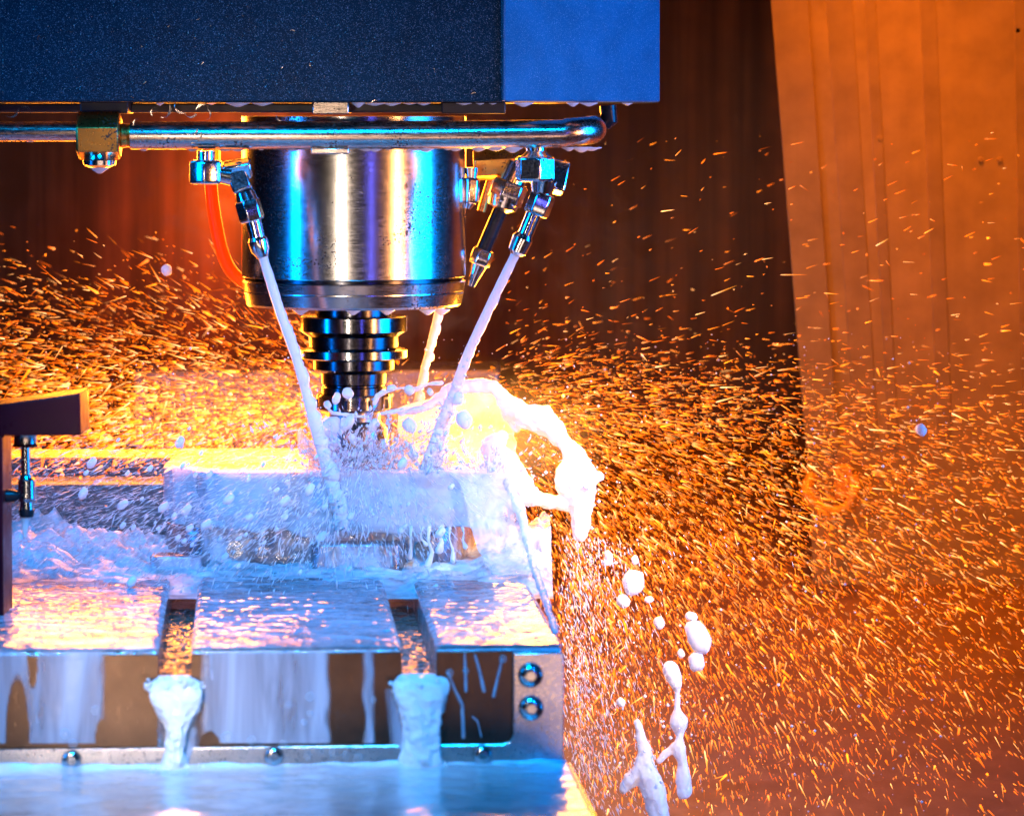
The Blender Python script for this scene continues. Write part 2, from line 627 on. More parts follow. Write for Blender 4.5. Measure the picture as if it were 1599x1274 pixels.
# handle on the door
hd = thing('door_handle', 'curved yellow loop handle low on the orange door', 'handle', P(1300, 790, 900))
pts = [P(1268, 742, 905), P(1260, 770, 880), P(1278, 792, 872), P(1304, 799, 872), P(1326, 790, 872), P(1335, 768, 872), P(1333, 742, 880)]


def spline(pts, n=8):
    out = []
    q = [pts[0]] + list(pts) + [pts[-1]]
    for i in range(1, len(q) - 2):
        for k in range(n):
            t = k / n
            a, b2, c, d = q[i - 1], q[i], q[i + 1], q[i + 2]
            out.append(0.5 * ((2 * b2) + (c - a) * t + (2 * a - 5 * b2 + 4 * c - d) * t * t + (3 * b2 - a - 3 * c + d) * t ** 3))
    out.append(pts[-1])
    return out


MB().tube(spline(pts), 10.5 * S, 12).build('grip', M['handle'], hd, smooth=True, angle=60)
MB().box(*[v for v in (580, 610)], 890, 925, 640, 700).build('mount', M['handle'], hd, bevel=4)

# ------------------------------------------------------------------ milling head
head = thing('milling_machine', 'dark painted milling head cover filling the top of the frame', 'machine head', W(-300, 0, -10))
HB = -10
mb = MB().box(-1500, -14, -300, -290, -900, HB)
mb.build('front_cover', M['head_shaded'], head, bevel=3)
mb = MB().prism([(-11, -300), (233, 30), (226, 34), (-11, -286)], -900, HB)
o = mb.build('side_cover', M['head_lit'], head, bevel=3)
o['label'] = 'bright blue lit side cover'
MB().box(-1500, 226, 34, 520, -900, HB + 1).build('rear_housing', M['head_shaded'], head, bevel=3)
MB().prism([(-1480, -270), (-30, -270), (200, 40), (200, 420), (-1480, 420)], HB - 60, HB - 2).build('underside', M['underside'], head, bevel=2)
MB().tube([P(787.5, -300, -303), P(787.5, 158, -303)], 2.0 * S, 8).build('corner_seam', M['head_lit'], head, smooth=True)
# mounting plates in the gap above the pipe
for x0, x1, y0, y1, mm in ((488, 545, 163, 179, 'pipe'), (125, 200, 163, 178, 'underside'), (690, 790, 164, 178, 'underside')):
    a, c = P(x0, y0, -240), P(x1, y1, -240)
    mb = MB().box((x0 - 800) * .96, (x1 - 800) * .96, -240, -150, (y0 - YH) * .96 - 4, (y1 - YH) * .96)
    mb.build('bracket', M[mm], head, bevel=2)
MB().box(-1400, -60, -190, 200, -8, 6).build('base_flange', M['underside'], head, bevel=3)

# ------------------------------------------------------------------ spindle


def hf(y, r):
    return (y - YH) * (1 - r / F)


sp = thing('spindle', 'thick polished steel spindle cylinder hanging below the dark head', 'spindle', W(AX, 0, hf(485, 170)))
MB().lathe(AX, 0, [(175, 12), (175, hf(438, 175)), (172.5, hf(440, 175))], 128).build('spindle_body', M['spindle'], sp, smooth=True, angle=30)
MB().lathe(AX, 0, [(170, hf(439, 175)), (170, hf(446, 175))], 128).build('groove', M['holder_dark'], sp, smooth=True, angle=30)
MB().lathe(AX, 0, [(172, hf(445, 175)), (174.5, hf(447, 175)), (172, hf(461, 175)), (170.4, hf(462, 175)), (170.4, hf(464, 175)), (171.5, hf(465, 175)), (168, hf(482, 170)), (165, hf(485.5, 168)), (60, hf(486, 168))], 128).build('nose_ring', M['spindle'], sp, smooth=True, angle=25)

th = thing('tool_holder', 'ringed steel tool holder clamped under the spindle nose', 'tool holder', W(AX, 0, hf(640, 50)))
MB().lathe(AX, 0, [(60, hf(480, 60)), (60, hf(497, 60))], 64).build('neck', M['holder_dark'], th, smooth=True, angle=30)
MB().lathe(AX, 0, [(62, hf(496, 80)), (81, hf(497, 83)), (83.5, hf(499, 83)), (83.5, hf(521, 83)), (71, hf(529, 72))], 96).build('flange', M['holder'], th, smooth=True, angle=25)
MB().lathe(AX, 0, [(70, hf(528, 70)), (69, hf(548, 70))], 96).build('groove', M['holder_dark'], th, smooth=True, angle=30)
MB().lathe(AX, 0, [(70, hf(546, 70)), (83.5, hf(551, 83)), (83.5, hf(563, 83)), (80, hf(565, 83)), (64, hf(566, 66))], 96).build('flange', M['holder'], th, smooth=True, angle=25)
MB().lathe(AX, 0, [(63, hf(565, 63)), (63, hf(580, 63)), (60, hf(583, 63)), (51, hf(586, 51))], 96).build('collar', M['holder_dark'], th, smooth=True, angle=25)
MB().lathe(AX, 0, [(51, hf(584, 51)), (50, hf(602, 50)), (48, hf(604, 50)), (48, hf(606, 50)), (50, hf(608, 50)), (50, hf(622, 50))], 96).build('chuck_body', M['holder_dark'], th, smooth=True, angle=25)
MB().lathe(AX, 0, [(56, hf(619, 56)), (58, hf(622, 56)), (58, hf(642, 56)), (54, hf(645, 56))], 96).build('clamp_nut', M['holder'], th, smooth=True, angle=25)
for k in range(10):
    a = 2 * math.pi * (k + .3) / 10
    mb = MB()
    c0 = (AX + 57 * math.cos(a), 57 * math.sin(a))
    mb.tube([W(c0[0], c0[1], hf(626, 56)), W(c0[0], c0[1], hf(640, 56))], 4 * S, 8)
    mb.build('spanner_slot', M['holder_dark'], th, smooth=True)

ct = thing('milling_cutter', 'steel cutter under the tool holder biting into the workpiece', 'cutter', W(AX, 0, 545))
MB().lathe(AX, 0, [(40, hf(643, 40)), (42, hf(660, 42)), (52, hf(672, 52)), (55, hf(700, 55)), (56, 545), (40, 548)], 64).build('cutter_body', M['cutter'], ct, smooth=True, angle=25)
for k in range(6):
    a = 2 * math.pi * k / 6 + .35
    mb = MB()
    pts = [W(AX + 55 * math.cos(a + t * .5), 55 * math.sin(a + t * .5), 505 + 42 * t) for t in (0, .33, .66, 1)]
    mb.tube(pts, [6 * S] * 4, 4)
    mb.build('insert', M['brass'], ct)

# ------------------------------------------------------------------ coolant pipe
DP = -255
pipe = thing('coolant_pipe', 'long bright steel coolant pipe running under the dark head', 'pipe', P(500, 212, DP))
pts = [P(205, 212, DP), P(300, 212, DP), P(500, 212, DP), P(700, 211, DP), P(880, 209, DP)]
c = P(880, 207, DP)
bend = []
for k in range(1, 13):
    a = R(90) * k / 12
    bend.append(c + Vector((45 * S * math.sin(a), 48 * S * (1 - math.cos(a)), 4 * S * k / 12)))
bend.append(bend[-1] + Vector((0, 120 * S, 0)))
pts += bend
MB().tube(pts, 21 * S, 24).build('main_tube', M['pipe'], pipe, smooth=True, angle=60)
MB().tube([P(-150, 206, DP), P(126, 206, DP)], 14.5 * S, 24).build('thin_tube', M['pipe'], pipe, smooth=True, angle=60)
mb = MB().tube([P(188, 212, DP), P(192, 212, DP), P(200, 212, DP), P(207, 212, DP)], [17 * S, 19 * S, 17 * S, 20 * S], 24)
mb.build('ferrule', M['brass'], pipe, smooth=True, angle=30)
mb = hexprism(MB(), P(122, 212, DP), P(189, 212, DP), 37 * S, phase=R(19), cham=.04)
mb.build('hex_coupling', M['brass'], pipe, bevel=1.5)
mb = MB().tube([P(156, 236, DP), P(156, 248, DP), P(156, 251, DP), P(156, 258, DP), P(156, 262, DP)], [21 * S, 23 * S, 25 * S, 24 * S, 16 * S], 20)
mb.build('bottom_plug', M['chrome'], pipe, smooth=True, angle=30)
mb = MB().box((486 - 800) * .957, (546 - 800) * .957, DP - 14, DP + 20, (231 - YH) * .957, (241 - YH) * .957)
mb.build('clip', M['pipe'], pipe, bevel=2)
MB().tube([P(950, 165, -140), P(952, 190, -140), P(946, 199, -140)], [13 * S, 13 * S, 7 * S], 14).build('end_hose', M['black'], pipe, smooth=True)

# ------------------------------------------------------------------ nozzles


def nozzle_left():
    n = thing('coolant_nozzle', 'grimy wet nozzle left of the spindle spraying a white jet', 'nozzle', P(322, 236, -262), 'coolant nozzles under the pipe')
    D = -262
    hexprism(MB(), P(322, 250, D), P(322, 288, D), 27 * S, cham=.1, phase=.5).build('base_block', M['chrome'], n, bevel=2)
    MB().tube([P(322, 236, D), P(322, 252, D)], 13 * S, 16).build('stud', M['chrome'], n, smooth=True, angle=30)
    MB().tube([P(312, 231, D), P(336, 231, D), P(336, 239, D), P(312, 239, D)], 2 * S, 6).build('clip', M['holder_dark'], n)
    MB().tube([P(340, 272, D), P(362, 275, D)], [13 * S, 15 * S], 16).build('link', M['chrome'], n, smooth=True, angle=30)
    mb = MB()
    mb.tube([P(365, 258, D + 8), P(381, 300, D)], [20 * S, 20 * S], 4, phase=R(45))
    mb.tube([P(350, 268, D + 4), P(393, 262, D + 4)], [17 * S, 18 * S], 4, phase=R(20))
    mb.build('elbow', M['chrome'], n, bevel=3)
    MB().tube([P(382, 300, D), P(388, 318, D)], [14 * S, 17 * S], 20).build('collar', M['chrome'], n, smooth=True, angle=30)
    hexprism(MB(), P(386, 312, D), P(395, 346, D), 20 * S).build('hex_nut', M['chrome'], n, bevel=1.5)
    MB().tube([P(395, 342, D), P(403, 374, D)], [12 * S, 11 * S], 20).build('tube', M['chrome'], n, smooth=True)
    MB().tube([P(402, 371, D), P(403, 376, D), P(407, 390, D), P(411, 402, D)], [12 * S, 15 * S, 14 * S, 8 * S], 20).build('tip', M['chrome'], n, smooth=True, angle=30)


nozzle_left()
n = thing('coolant_nozzle', 'clean nickel nozzle right of the spindle with a white jet', 'nozzle', P(838, 232, -240), 'coolant nozzles under the pipe')
D = -240
MB().tube([P(838, 226, D), P(838, 236, D), P(838, 240, D), P(838, 246, D)], [16 * S, 15 * S, 18 * S, 26 * S], 20).build('stud', M['chrome'], n, smooth=True, angle=30)
hexprism(MB(), P(836, 244, D), P(836, 284, D), 31 * S, cham=.08, phase=.75).build('base_nut', M['chrome'], n, bevel=2)
mb = MB().tube([P(876, 254, D + 25), P(866, 300, D + 10)], [20 * S, 20 * S], 4, phase=R(50))
mb.build('elbow', M['chrome'], n, bevel=3)
MB().tube([P(850, 282, D), P(846, 306, D)], [21 * S, 14 * S], 20).build('collar', M['chrome'], n, smooth=True, angle=30)
hexprism(MB(), P(850, 302, D), P(837, 336, D), 20 * S, phase=.1).build('hex_nut', M['chrome'], n, bevel=1.5)
MB().tube([P(835, 333, D), P(818, 374, D)], [12 * S, 11.5 * S], 20).build('tube', M['chrome'], n, smooth=True)
MB().tube([P(820, 366, D), P(817, 373, D), P(808, 393, D), P(806, 398, D)], [12 * S, 16 * S, 14 * S, 8 * S], 20).build('tip', M['chrome'], n, smooth=True, angle=30)

n = thing('coolant_nozzle', 'black stemmed nozzle with chrome tip close behind the spindle edge', 'nozzle', P(800, 260, 60), 'coolant nozzles under the pipe')
D = 40
hexprism(MB(), P(740, 258, D + 20), P(812, 254, D + 20), 26 * S, cham=.05).build('manifold_block', M['brass'], n, bevel=2)
MB().tube([P(812, 256, D), P(800, 285, D)], [19 * S, 22 * S], 20).build('neck', M['chrome'], n, smooth=True, angle=30)
hexprism(MB(), P(800, 284, D), P(787, 318, D), 29 * S, phase=.2).build('hex_nut', M['chrome'], n, bevel=2)
MB().tube([P(790, 308, D), P(785, 324, D), P(783, 330, D)], [27 * S, 24 * S, 13 * S], 20).build('collar', M['chrome'], n, smooth=True, angle=30)
MB().tube([P(784, 324, D), P(754, 394, D)], 12 * S, 16).build('stem', M['black'], n, smooth=True)
hexprism(MB(), P(757, 390, D), P(748, 414, D), 18 * S, phase=.2).build('tip_nut', M['chrome'], n, bevel=1.5)
MB().tube([P(749, 412, D), P(740, 436, D), P(736, 447, D)], [14 * S, 8 * S, 6 * S], 16).build('tip', M['chrome'], n, smooth=True, angle=30)
MB().tube([P(771, 268, D + 60), P(752, 330, D + 60)], 7 * S, 12).build('feed_pipe', M['brass'], n, smooth=True)

n = thing('coolant_nozzle', 'small chrome nozzle half hidden at the spindle right edge', 'nozzle', P(734, 262, -20), 'coolant nozzles under the pipe')
MB().tube([P(737, 262, -10), P(737, 280, -10)], [11 * S, 8 * S], 14).build('neck', M['chrome'], n, smooth=True)
hexprism(MB(), P(737, 278, -10), P(735, 318, -10), 14 * S, phase=.3).build('hex_nut', M['chrome'], n, bevel=2)
MB().tube([P(735, 316, -10), P(731, 326, -10)], [9 * S, 5 * S], 14).build('tip', M['chrome'], n, smooth=True)

# orange hose behind the spindle
hose = MB().tube(spline([P(328, 236, 180), P(331, 300, 180), P(338, 350, 180), P(350, 400, 180), P(368, 430, 190), P(400, 448, 230), P(450, 450, 280)]), 10.5 * S, 16)
o = hose.build('coolant_hose', M['hose'], smooth=True, angle=60)
tag(o, 'glowing orange bent hose left of the spindle', 'hose')
MB_ = MB().tube([P(330, 225, 180), P(330, 262, 180)], 15 * S, 12)
fo = MB_.build('hose_fitting', M['brass'], o, smooth=True, angle=30)

# ------------------------------------------------------------------ machine table
table = thing('machine_table', 'wet slotted machine table carrying the workpiece fixture', 'table', T(-400, 500, 830))
SL = [(-1150, -526), (-484, -211), (-166, 0)]
VB = 1500
HS = HT + 50
HFR = HT + 124
for i, (u0, u1) in enumerate(SL):
    MB().box(u0, u1 - (2 if i == 2 else 0), 2, VB, HT, HS + 70, T).build('table_bar', M['table_top'], table, bevel=4)
    if i < 2:
        MB().box(u0, u1, -2, 1.6, HT + 4, HFR, T).build('front_face', M['table_front'], table, bevel=1)
MB().box(-166, -66, -2, 1.6, HT + 4, HFR, T).build('front_face', M['table_front'], table, bevel=1)
for u0, u1 in ((-527, -483), (-212, -165)):
    mb = MB()
    # sloping slot floor running out over the front edge
    pr = [(VB, HS - 6), (400, HS - 6), (120, HS - 4), (20, HS), (-3, HS + 10), (-3, HFR), (4, HFR), (4, HS + 71), (VB, HS + 71)]
    nn = len(pr)
    vs = [T(u0, v, h) for v, h in pr] + [T(u1, v, h) for v, h in pr]
    mb.add(vs, [tuple(range(nn)), tuple(range(2 * nn - 1, nn - 1, -1))] + [(i, i + nn, (i + 1) % nn + nn, (i + 1) % nn) for i in range(nn)])
    mb.build('slot_channel', M['slot'], table)
MB().box(-1150, -4, 4, VB, HS + 72, 1000, T).build('table_base', M['plate'], table)
# running coolant film with real ripples on the bars
for su0, su1 in ((-526, -484), (-211, -166)):
    mb = MB()
    vs = []
    for j in range(261):
        v = 14 + 700 * (j / 260) ** 1.3
        for i in range(19):
            u = su0 + .5 + (su1 - su0 - 1) * i / 18
            w = noise.noise(Vector((u * .05, v * .05, 4.0))) * 2.0 + noise.noise(Vector((u * .11, v * .13, 5.0))) * 1.2
            vs.append(T(u, v, HS - 12 - w * (1.9 if su0 < -300 else 1)))
    fs = [(j * 19 + i, j * 19 + i + 1, (j + 1) * 19 + i + 1, (j + 1) * 19 + i) for j in range(260) for i in range(18)]
    mb.add(vs, fs).build('slot_film', M['slot_film'], table, smooth=True, angle=180)
for u0, u1 in SL:
    mb = MB()
    nx = max(60, int((min(u1, 0) - max(u0, -1000)) / 2.6))
    ny = 300
    ua = max(u0, -1000)
    vs = []
    for j in range(ny + 1):
        v = 1 + 900 * (j / ny) ** 1.25
        for i in range(nx + 1):
            u = ua + (u1 - ua) * i / nx
            w = noise.noise(Vector((u * .030, v * .045, 2.0))) * 1.3 + noise.noise(Vector((u * .075 + 3, v * .12, 5.0))) * .75 + noise.noise(Vector((u * .18, v * .26, 9.0))) * .30
            edge = min(1, (u - ua) / 6, (u1 - u) / 6, v / 5)
            vs.append(T(u, v, HT - 0.6 - (3.0 + 1.4 * w) * max(0, edge)))
    fs = [(j * (nx + 1) + i, j * (nx + 1) + i + 1, (j + 1) * (nx + 1) + i + 1, (j + 1) * (nx + 1) + i) for j in range(ny) for i in range(nx)]
    mb.add(vs, fs).build('coolant_film', M['film'], table, smooth=True, angle=180)
# L shaped end plate along the foot of the front face
pl = []
prof = [(-1150, HFR), (-66 - 4, HFR), (-62, HFR - 2)]
pts2 = [(-1150, HFR), (-80, HFR), (-70, HFR - 3), (-66, HFR - 12), (-66, HT + 6), (0, HT + 6), (0, HFR + 28), (-1150, HFR + 28)]
vs = [T(u, -9, h) for u, h in pts2] + [T(u, -2.5, h) for u, h in pts2]
nn = len(pts2)
mb = MB().add(vs, [tuple(range(nn)), tuple(range(2 * nn - 1, nn - 1, -1))] + [(i, i + nn, (i + 1) % nn + nn, (i + 1) % nn) for i in range(nn)])
ep = mb.build('end_plate', M['plate'], table, bevel=1.5)


def tpix(px, py):
    """u, h on the table's front plane for a spot seen there"""
    k = k0
    for _ in range(3):
        u = ((px - 800) * k - TO[0]) / math.cos(TH)
        k = 1 + (TO[1] + u * math.sin(TH)) / F
    return u, (py - YH) * k


def screw(px, py, r, socket_label=None):
    u, h = tpix(px, py)
    c = T(u, -9, h)
    nrm = (T(u, -10, h) - c).normalized()
    mb = MB()
    prof = [(r, 0), (r, 2), (r * .93, r * .35), (r * .75, r * .55), (r * .42, r * .66)]
    mb.tube([c + nrm * (z * S) for _, z in prof] + [c + nrm * (prof[-1][1] * S)], [q * S for q, _ in prof] + [r * .41 * S], 24, cap=False)
    a0 = c + nrm * (prof[-1][1] * S)
    mb.tube([a0, a0 - nrm * (r * .35 * S)], [r * .40 * S, r * .36 * S], 6)
    mb.build('screw', M['screw'], ep, smooth=True, angle=35)


for q in ((828, 1052, 16.5), (829, 1103, 16.5), (113, 1184, 13), (428, 1178, 13), (753, 1176, 13)):
    screw(*q)

# lower ledge with the milky pool
MB().box(-1200, 4, -430, -9.5, HFR + 30, 960, T).build('lower_ledge', M['plate'], table, bevel=2)
mb = MB()
nx, ny = 120, 30
vs = []
for j in range(ny + 1):
    for i in range(nx + 1):
        u = -1200 + 1203 * i / nx
        v = -10 - 418 * (j / ny) ** 1.4
        z = 3.0 * noise.noise(Vector((u * .018, v * .03, 1.7))) + 5 * max(0, noise.noise(Vector((u * .012, v * .02, 9.1)))) * math.exp(v / 60)
        z += 9 * math.exp((v + 10) / 14) * (0.4 + 0.6 * abs(noise.noise(Vector((u * .02, 0.3, 2.2)))))
        vs.append(T(u, v, HFR + 26 - z))
fs = [(j * (nx + 1) + i, j * (nx + 1) + i + 1, (j + 1) * (nx + 1) + i + 1, (j + 1) * (nx + 1) + i) for j in range(ny) for i in range(nx)]
o = mb.add(vs, fs).build('coolant_pool', M['pool'], smooth=True, angle=180)
tag(o, kind='stuff')
o['label'] = 'milky coolant pooled on the lower ledge'
# side lip of the ledge
MB().box(4.5, 10, -430, -9, HFR + 26, 1000, T).build('ledge_lip', M['plate'], table, bevel=2)

# ------------------------------------------------------------------ fixture, workpiece, rear blocks
fx = thing('fixture_base', 'dark wet fixture block under the workpiece', 'fixture', W(-320, 0, HT))


def rpoly(pts, rad, n=5):
    out = []
    m2 = len(pts)
    for i in range(m2):
        a, b2, c = Vector(pts[i - 1]), Vector(pts[i]), Vector(pts[(i + 1) % m2])
        r = min(rad, (a - b2).length * .45, (c - b2).length * .45)
        p0 = b2 + (a - b2).normalized() * r
        p1 = b2 + (c - b2).normalized() * r
        for k in range(n + 1):
            t = k / n
            q = p0 * (1 - t) ** 2 + b2 * 2 * t * (1 - t) + p1 * t * t
            out.append((q.x, q.y))
    return out


MB().prism(rpoly([(-535, -110), (-490, -165), (-90, -165), (-60, 0), (-60, 280), (-535, 280)], 40), 634, HT + 1).build('jaw', M['fixture'], fx, bevel=3)
MB().prism(rpoly([(-545, -230), (-470, -230), (-455, -170), (-545, -170)], 12), 672, HT + 1).build('stop_block', M['fixture'], fx, bevel=3)
MB().prism(rpoly([(-300, -215), (-170, -215), (-160, -166), (-310, -166)], 12), 655, HT + 1).build('clamp_block', M['fixture'], fx, bevel=3)
for x in (-420, -260, -135):
    MB().tube([W(x, -172, 668), W(x, -163, 668)], 13 * S, 20).build('bolt', M['screw'], fx, smooth=True, angle=30)

wp = MB().prism(rpoly([(-540, -70), (-460, -182), (-52, -182), (-20, -120), (-20, 240), (-540, 240)], 24), 551, 633).build('workpiece', M['work'], bevel=4)
tag(wp, 'pale wet metal workpiece with rounded corners under the cutter', 'workpiece')

MB_ = MB().box(-1250, -330, 170, 330, 560, 600)
o = MB_.build('rear_rail', M['rear_dark'], bevel=5)
tag(o, 'glinting wet steel rail behind the workpiece at left', 'rail')
MB_ = MB().box(-1250, -420, 20, 165, 588, 720)
o = MB_.build('side_block', M['rear_dark'], bevel=5)
tag(o, 'low wet steel block left of the workpiece', 'block')
MB_ = MB().box((190 - 800) * 1.1, (780 - 800) * 1.1, 760, 1000, (577 - YH) * 1.13, 760)
o = MB_.build('rear_block', M['rear'], bevel=8)
tag(o, 'wide pale block deep behind the spindle, washed in glow', 'block')

# ------------------------------------------------------------------ probe arm at the left
DA = -700
arm = thing('probe_bracket', 'dark maroon bracket arm reaching in from the left edge', 'bracket', P(2, 985, DA))


def armpoly(pts, d0, d1, name, m_, parent, bev=2):
    n_ = len(pts)
    vs = [P(x, y, d0) for x, y in pts]
    vs += [v + Vector((0, (d1 - d0) * S, 0)) for v in vs]
    mb = MB().add(vs, [tuple(range(n_)), tuple(range(2 * n_ - 1, n_ - 1, -1))] + [(i, i + n_, (i + 1) % n_ + n_, (i + 1) % n_) for i in range(n_)])
    return mb.build(name, m_, parent, bevel=bev)


armpoly([(-90, 644), (125, 614), (127, 680), (-90, 681)], DA, DA + 110, 'arm', M['maroon'], arm)
armpoly([(-90, 681.6), (4, 681.6), (6, 985), (-90, 985)], DA + 2, DA + 100, 'post', M['maroon'], arm)
pr = thing('plunger', 'small steel plunger hanging under the maroon bracket arm', 'plunger', P(40, 806, DA + 40))
D = DA + 40
MB().tube([P(40, 674, D), P(40, 676, D), P(40, 692, D), P(40, 697, D)], [17 * S, 16 * S, 16 * S, 19 * S], 24).build('cap', M['screw'], pr, smooth=True, angle=30)
MB().tube([P(40, 696, D), P(41, 746, D)], 6.5 * S, 16).build('rod', M['screw'], pr, smooth=True)
MB().tube([P(41, 740, D), P(41, 746, D), P(42, 750, D), P(42, 778, D), P(42, 784, D), P(42, 792, D), P(42, 797, D)], [8 * S, 9 * S, 12 * S, 12.5 * S, 9 * S, 9.5 * S, 10 * S], 24).build('sleeve', M['screw'], pr, smooth=True, angle=30)
MB().tube([P(42, 795, D), P(42, 803, D), P(42, 807, D)], [10.5 * S, 10.5 * S, 9 * S], 20).build('rubber_foot', M['black'], pr, smooth=True, angle=30)
MB().tube([P(8, 774, D), P(22, 774, D), P(32, 774, D)], [9 * S, 9 * S, 5 * S], 14).build('side_knob', M['black'], pr, smooth=True, angle=30)

# ------------------------------------------------------------------ coolant jets


def jet(pts, r0, r1, label, seed, mname='milk', wob=1.0):
    q = spline([Vector(p) for p in pts], 30)
    rr, qq = [], []
    for i, p in enumerate(q):
        t = i / (len(q) - 1)
        a = noise.noise(Vector((i * .19, seed, 0)))
        b2 = noise.noise(Vector((i * .45, seed + 5, 0)))
        rr.append((r0 + (r1 - r0) * t) * (1 + (0.08 + .50 * t) * a + .42 * b2 * t) * S)
        qq.append(p + Vector(((a * 5.0 + b2 * 2.5) * t * S * wob, b2 * 2 * t * S, 0)))
    o = MB().tube(qq, rr, 12).build('coolant_jet', M[mname], smooth=True, angle=180)
    return tag(o, label, 'jet', 'coolant jets aimed at the cutter')


jet([P(410, 398, -262), P(436, 480, -250), P(468, 570, -235), P(495, 670, -215), P(512, 730, -205), P(528, 790, -200), P(534, 822, -192)], 7, 12.5, 'long white jet crossing in front of the spindle at left', 1.3)
jet([P(807, 394, -240), P(770, 470, -200), P(733, 550, -150), P(712, 605, -120), P(690, 660, -110), P(668, 722, -120), P(662, 742, -130)], 7, 10, 'white jet from the clean nozzle on the right', 4.1)
jet([P(690, 470, 150), P(676, 530, 130), P(662, 585, 110), P(650, 640, 80)], 7.5, 7, 'short orange rimmed jet seen between holder and right jet', 7.7)

# ------------------------------------------------------------------ splash
# backlit fan of coolant right of the cutter
mb = MB()
nu, nv = 60, 36
vs = []
for j in range(nv + 1):
    for i in range(nu + 1):
        a = i / nu
        b2 = j / nv
        x = 622 + 185 * a
        top = 640 - 42 * math.sin(min(1, a * 1.25) * math.pi * .5) + 34 * max(0, a - .72) / .28 + 7 * noise.noise(Vector((a * 6, 2.2, 0)))
        bot = 735 - 8 * a
        y = top + (bot - top) * b2
        d = 40 - 60 * b2 + 46 * math.sin(a * 3.0) + 22 * noise.noise(Vector((a * 3, b2 * 2.4, 7)))
        vs.append(P(x + 8 * noise.noise(Vector((a * 3, b2 * 5, 1))), y, d))
fs = [(j * (nu + 1) + i, j * (nu + 1) + i + 1, (j + 1) * (nu + 1) + i + 1, (j + 1) * (nu + 1) + i) for j in range(nv) for i in range(nu)]
o = mb.add(vs, fs).build('coolant_fan', M['milk_thin'], smooth=True, angle=180)
so = o.modifiers.new('thickness', 'SOLIDIFY')
so.thickness = 4 * S
tag(o, 'glowing yellow fan of coolant sheeting off right of the cutter', 'splash')

D0 = -40
ch = [
    [pc(628, 645, -60, 5), pc(660, 638, -50, 6), pc(690, 622, -40, 8), pc(712, 606, -40, 11), pc(745, 603, -30, 9), pc(772, 603, -30, 8), pc(782, 618, -30, 9), pc(800, 636, -30, 14), pc(822, 650, -30, 17), pc(846, 655, -30, 19), pc(866, 672, -30, 14), pc(884, 694, -30, 11), pc(900, 716, -30, 15), pc(908, 742, -30, 22), pc(905, 775, -30, 21), pc(908, 806, -30, 13), pc(906, 832, -30, 10)],
    [pc(900, 716, -30, 14), pc(886, 745, -30, 17), pc(884, 758, -30, 14)],
    [pc(905, 752, -30, 16), pc(926, 748, -30, 9), pc(935, 745, -30, 6)],
    [pc(905, 788, -30, 14), pc(880, 786, -30, 9), pc(850, 781, -40, 9), pc(825, 773, -50, 15), pc(805, 752, -60, 20), pc(785, 728, -60, 22)],
    [pc(782, 620, -30, 7), pc(795, 650, -20, 9), pc(806, 668, -20, 6)],
    [pc(712, 606, -40, 9), pc(700, 640, -50, 9), pc(684, 690, -60, 10), pc(676, 725, -70, 12)],
    [pc(785, 728, -60, 20), pc(770, 700, -40, 16), pc(785, 680, -30, 8)],
]
o = blob('coolant_splash', ch, M['milk'], voxel=2.0, smooth=4, disp=11, dscale=17, grow=1.22)
tag(o, 'white arching coolant splash flung to the right of the workpiece', 'splash')

o = blob('coolant_splash', [
    [pc(508, 634, -130, 1.8), pc(520, 645, -120, 2.6), pc(548, 649, -115, 3.6), pc(572, 651, -112, 2.0)],
    [pc(596, 646, -110, 2.4), pc(618, 642, -110, 4.2), pc(640, 637, -105, 2.2)],
    [pc(600, 612, -100, 4), pc(590, 618, -100, 4.4), pc(585, 630, -100, 3.4)],
    [pc(602, 612, -100, 3), pc(625, 606, -95, 2), pc(650, 608, -90, 4.6), pc(668, 600, -90, 2.2), pc(690, 598, -80, 4)],
], M['milk'], voxel=1.2, smooth=4, disp=4, dscale=10)
tag(o, 'thin stringy ring of white coolant thrown around the cutter', 'splash')

mb = MB()
nk, nj = 150, 16
vs = []
for j in range(nj + 1):
    t = j / nj
    for k in range(nk):
        a = 2 * math.pi * k / nk
        hh = 26 + 26 * noise.noise(Vector((math.cos(a) * 3, math.sin(a) * 3, 1))) + 18 * noise.noise(Vector((math.cos(a) * 9, math.sin(a) * 9, 4)))
        r = 66 + 22 * t * t + 7 * noise.noise(Vector((math.cos(a) * 6, math.sin(a) * 6, t * 3)))
        vs.append(W(AX + r * math.cos(a), r * math.sin(a), 552 - max(4, hh) * t))
fs = [(j * nk + k, j * nk + (k + 1) % nk, (j + 1) * nk + (k + 1) % nk, (j + 1) * nk + k) for j in range(nj) for k in range(nk)]
o = mb.add(vs, fs).build('coolant_splash', M['veil'], smooth=True, angle=180)
so = o.modifiers.new('thickness', 'SOLIDIFY')
so.thickness = 3 * S
tag(o, 'ragged crown of coolant thrown up around the cutter tip', 'splash')

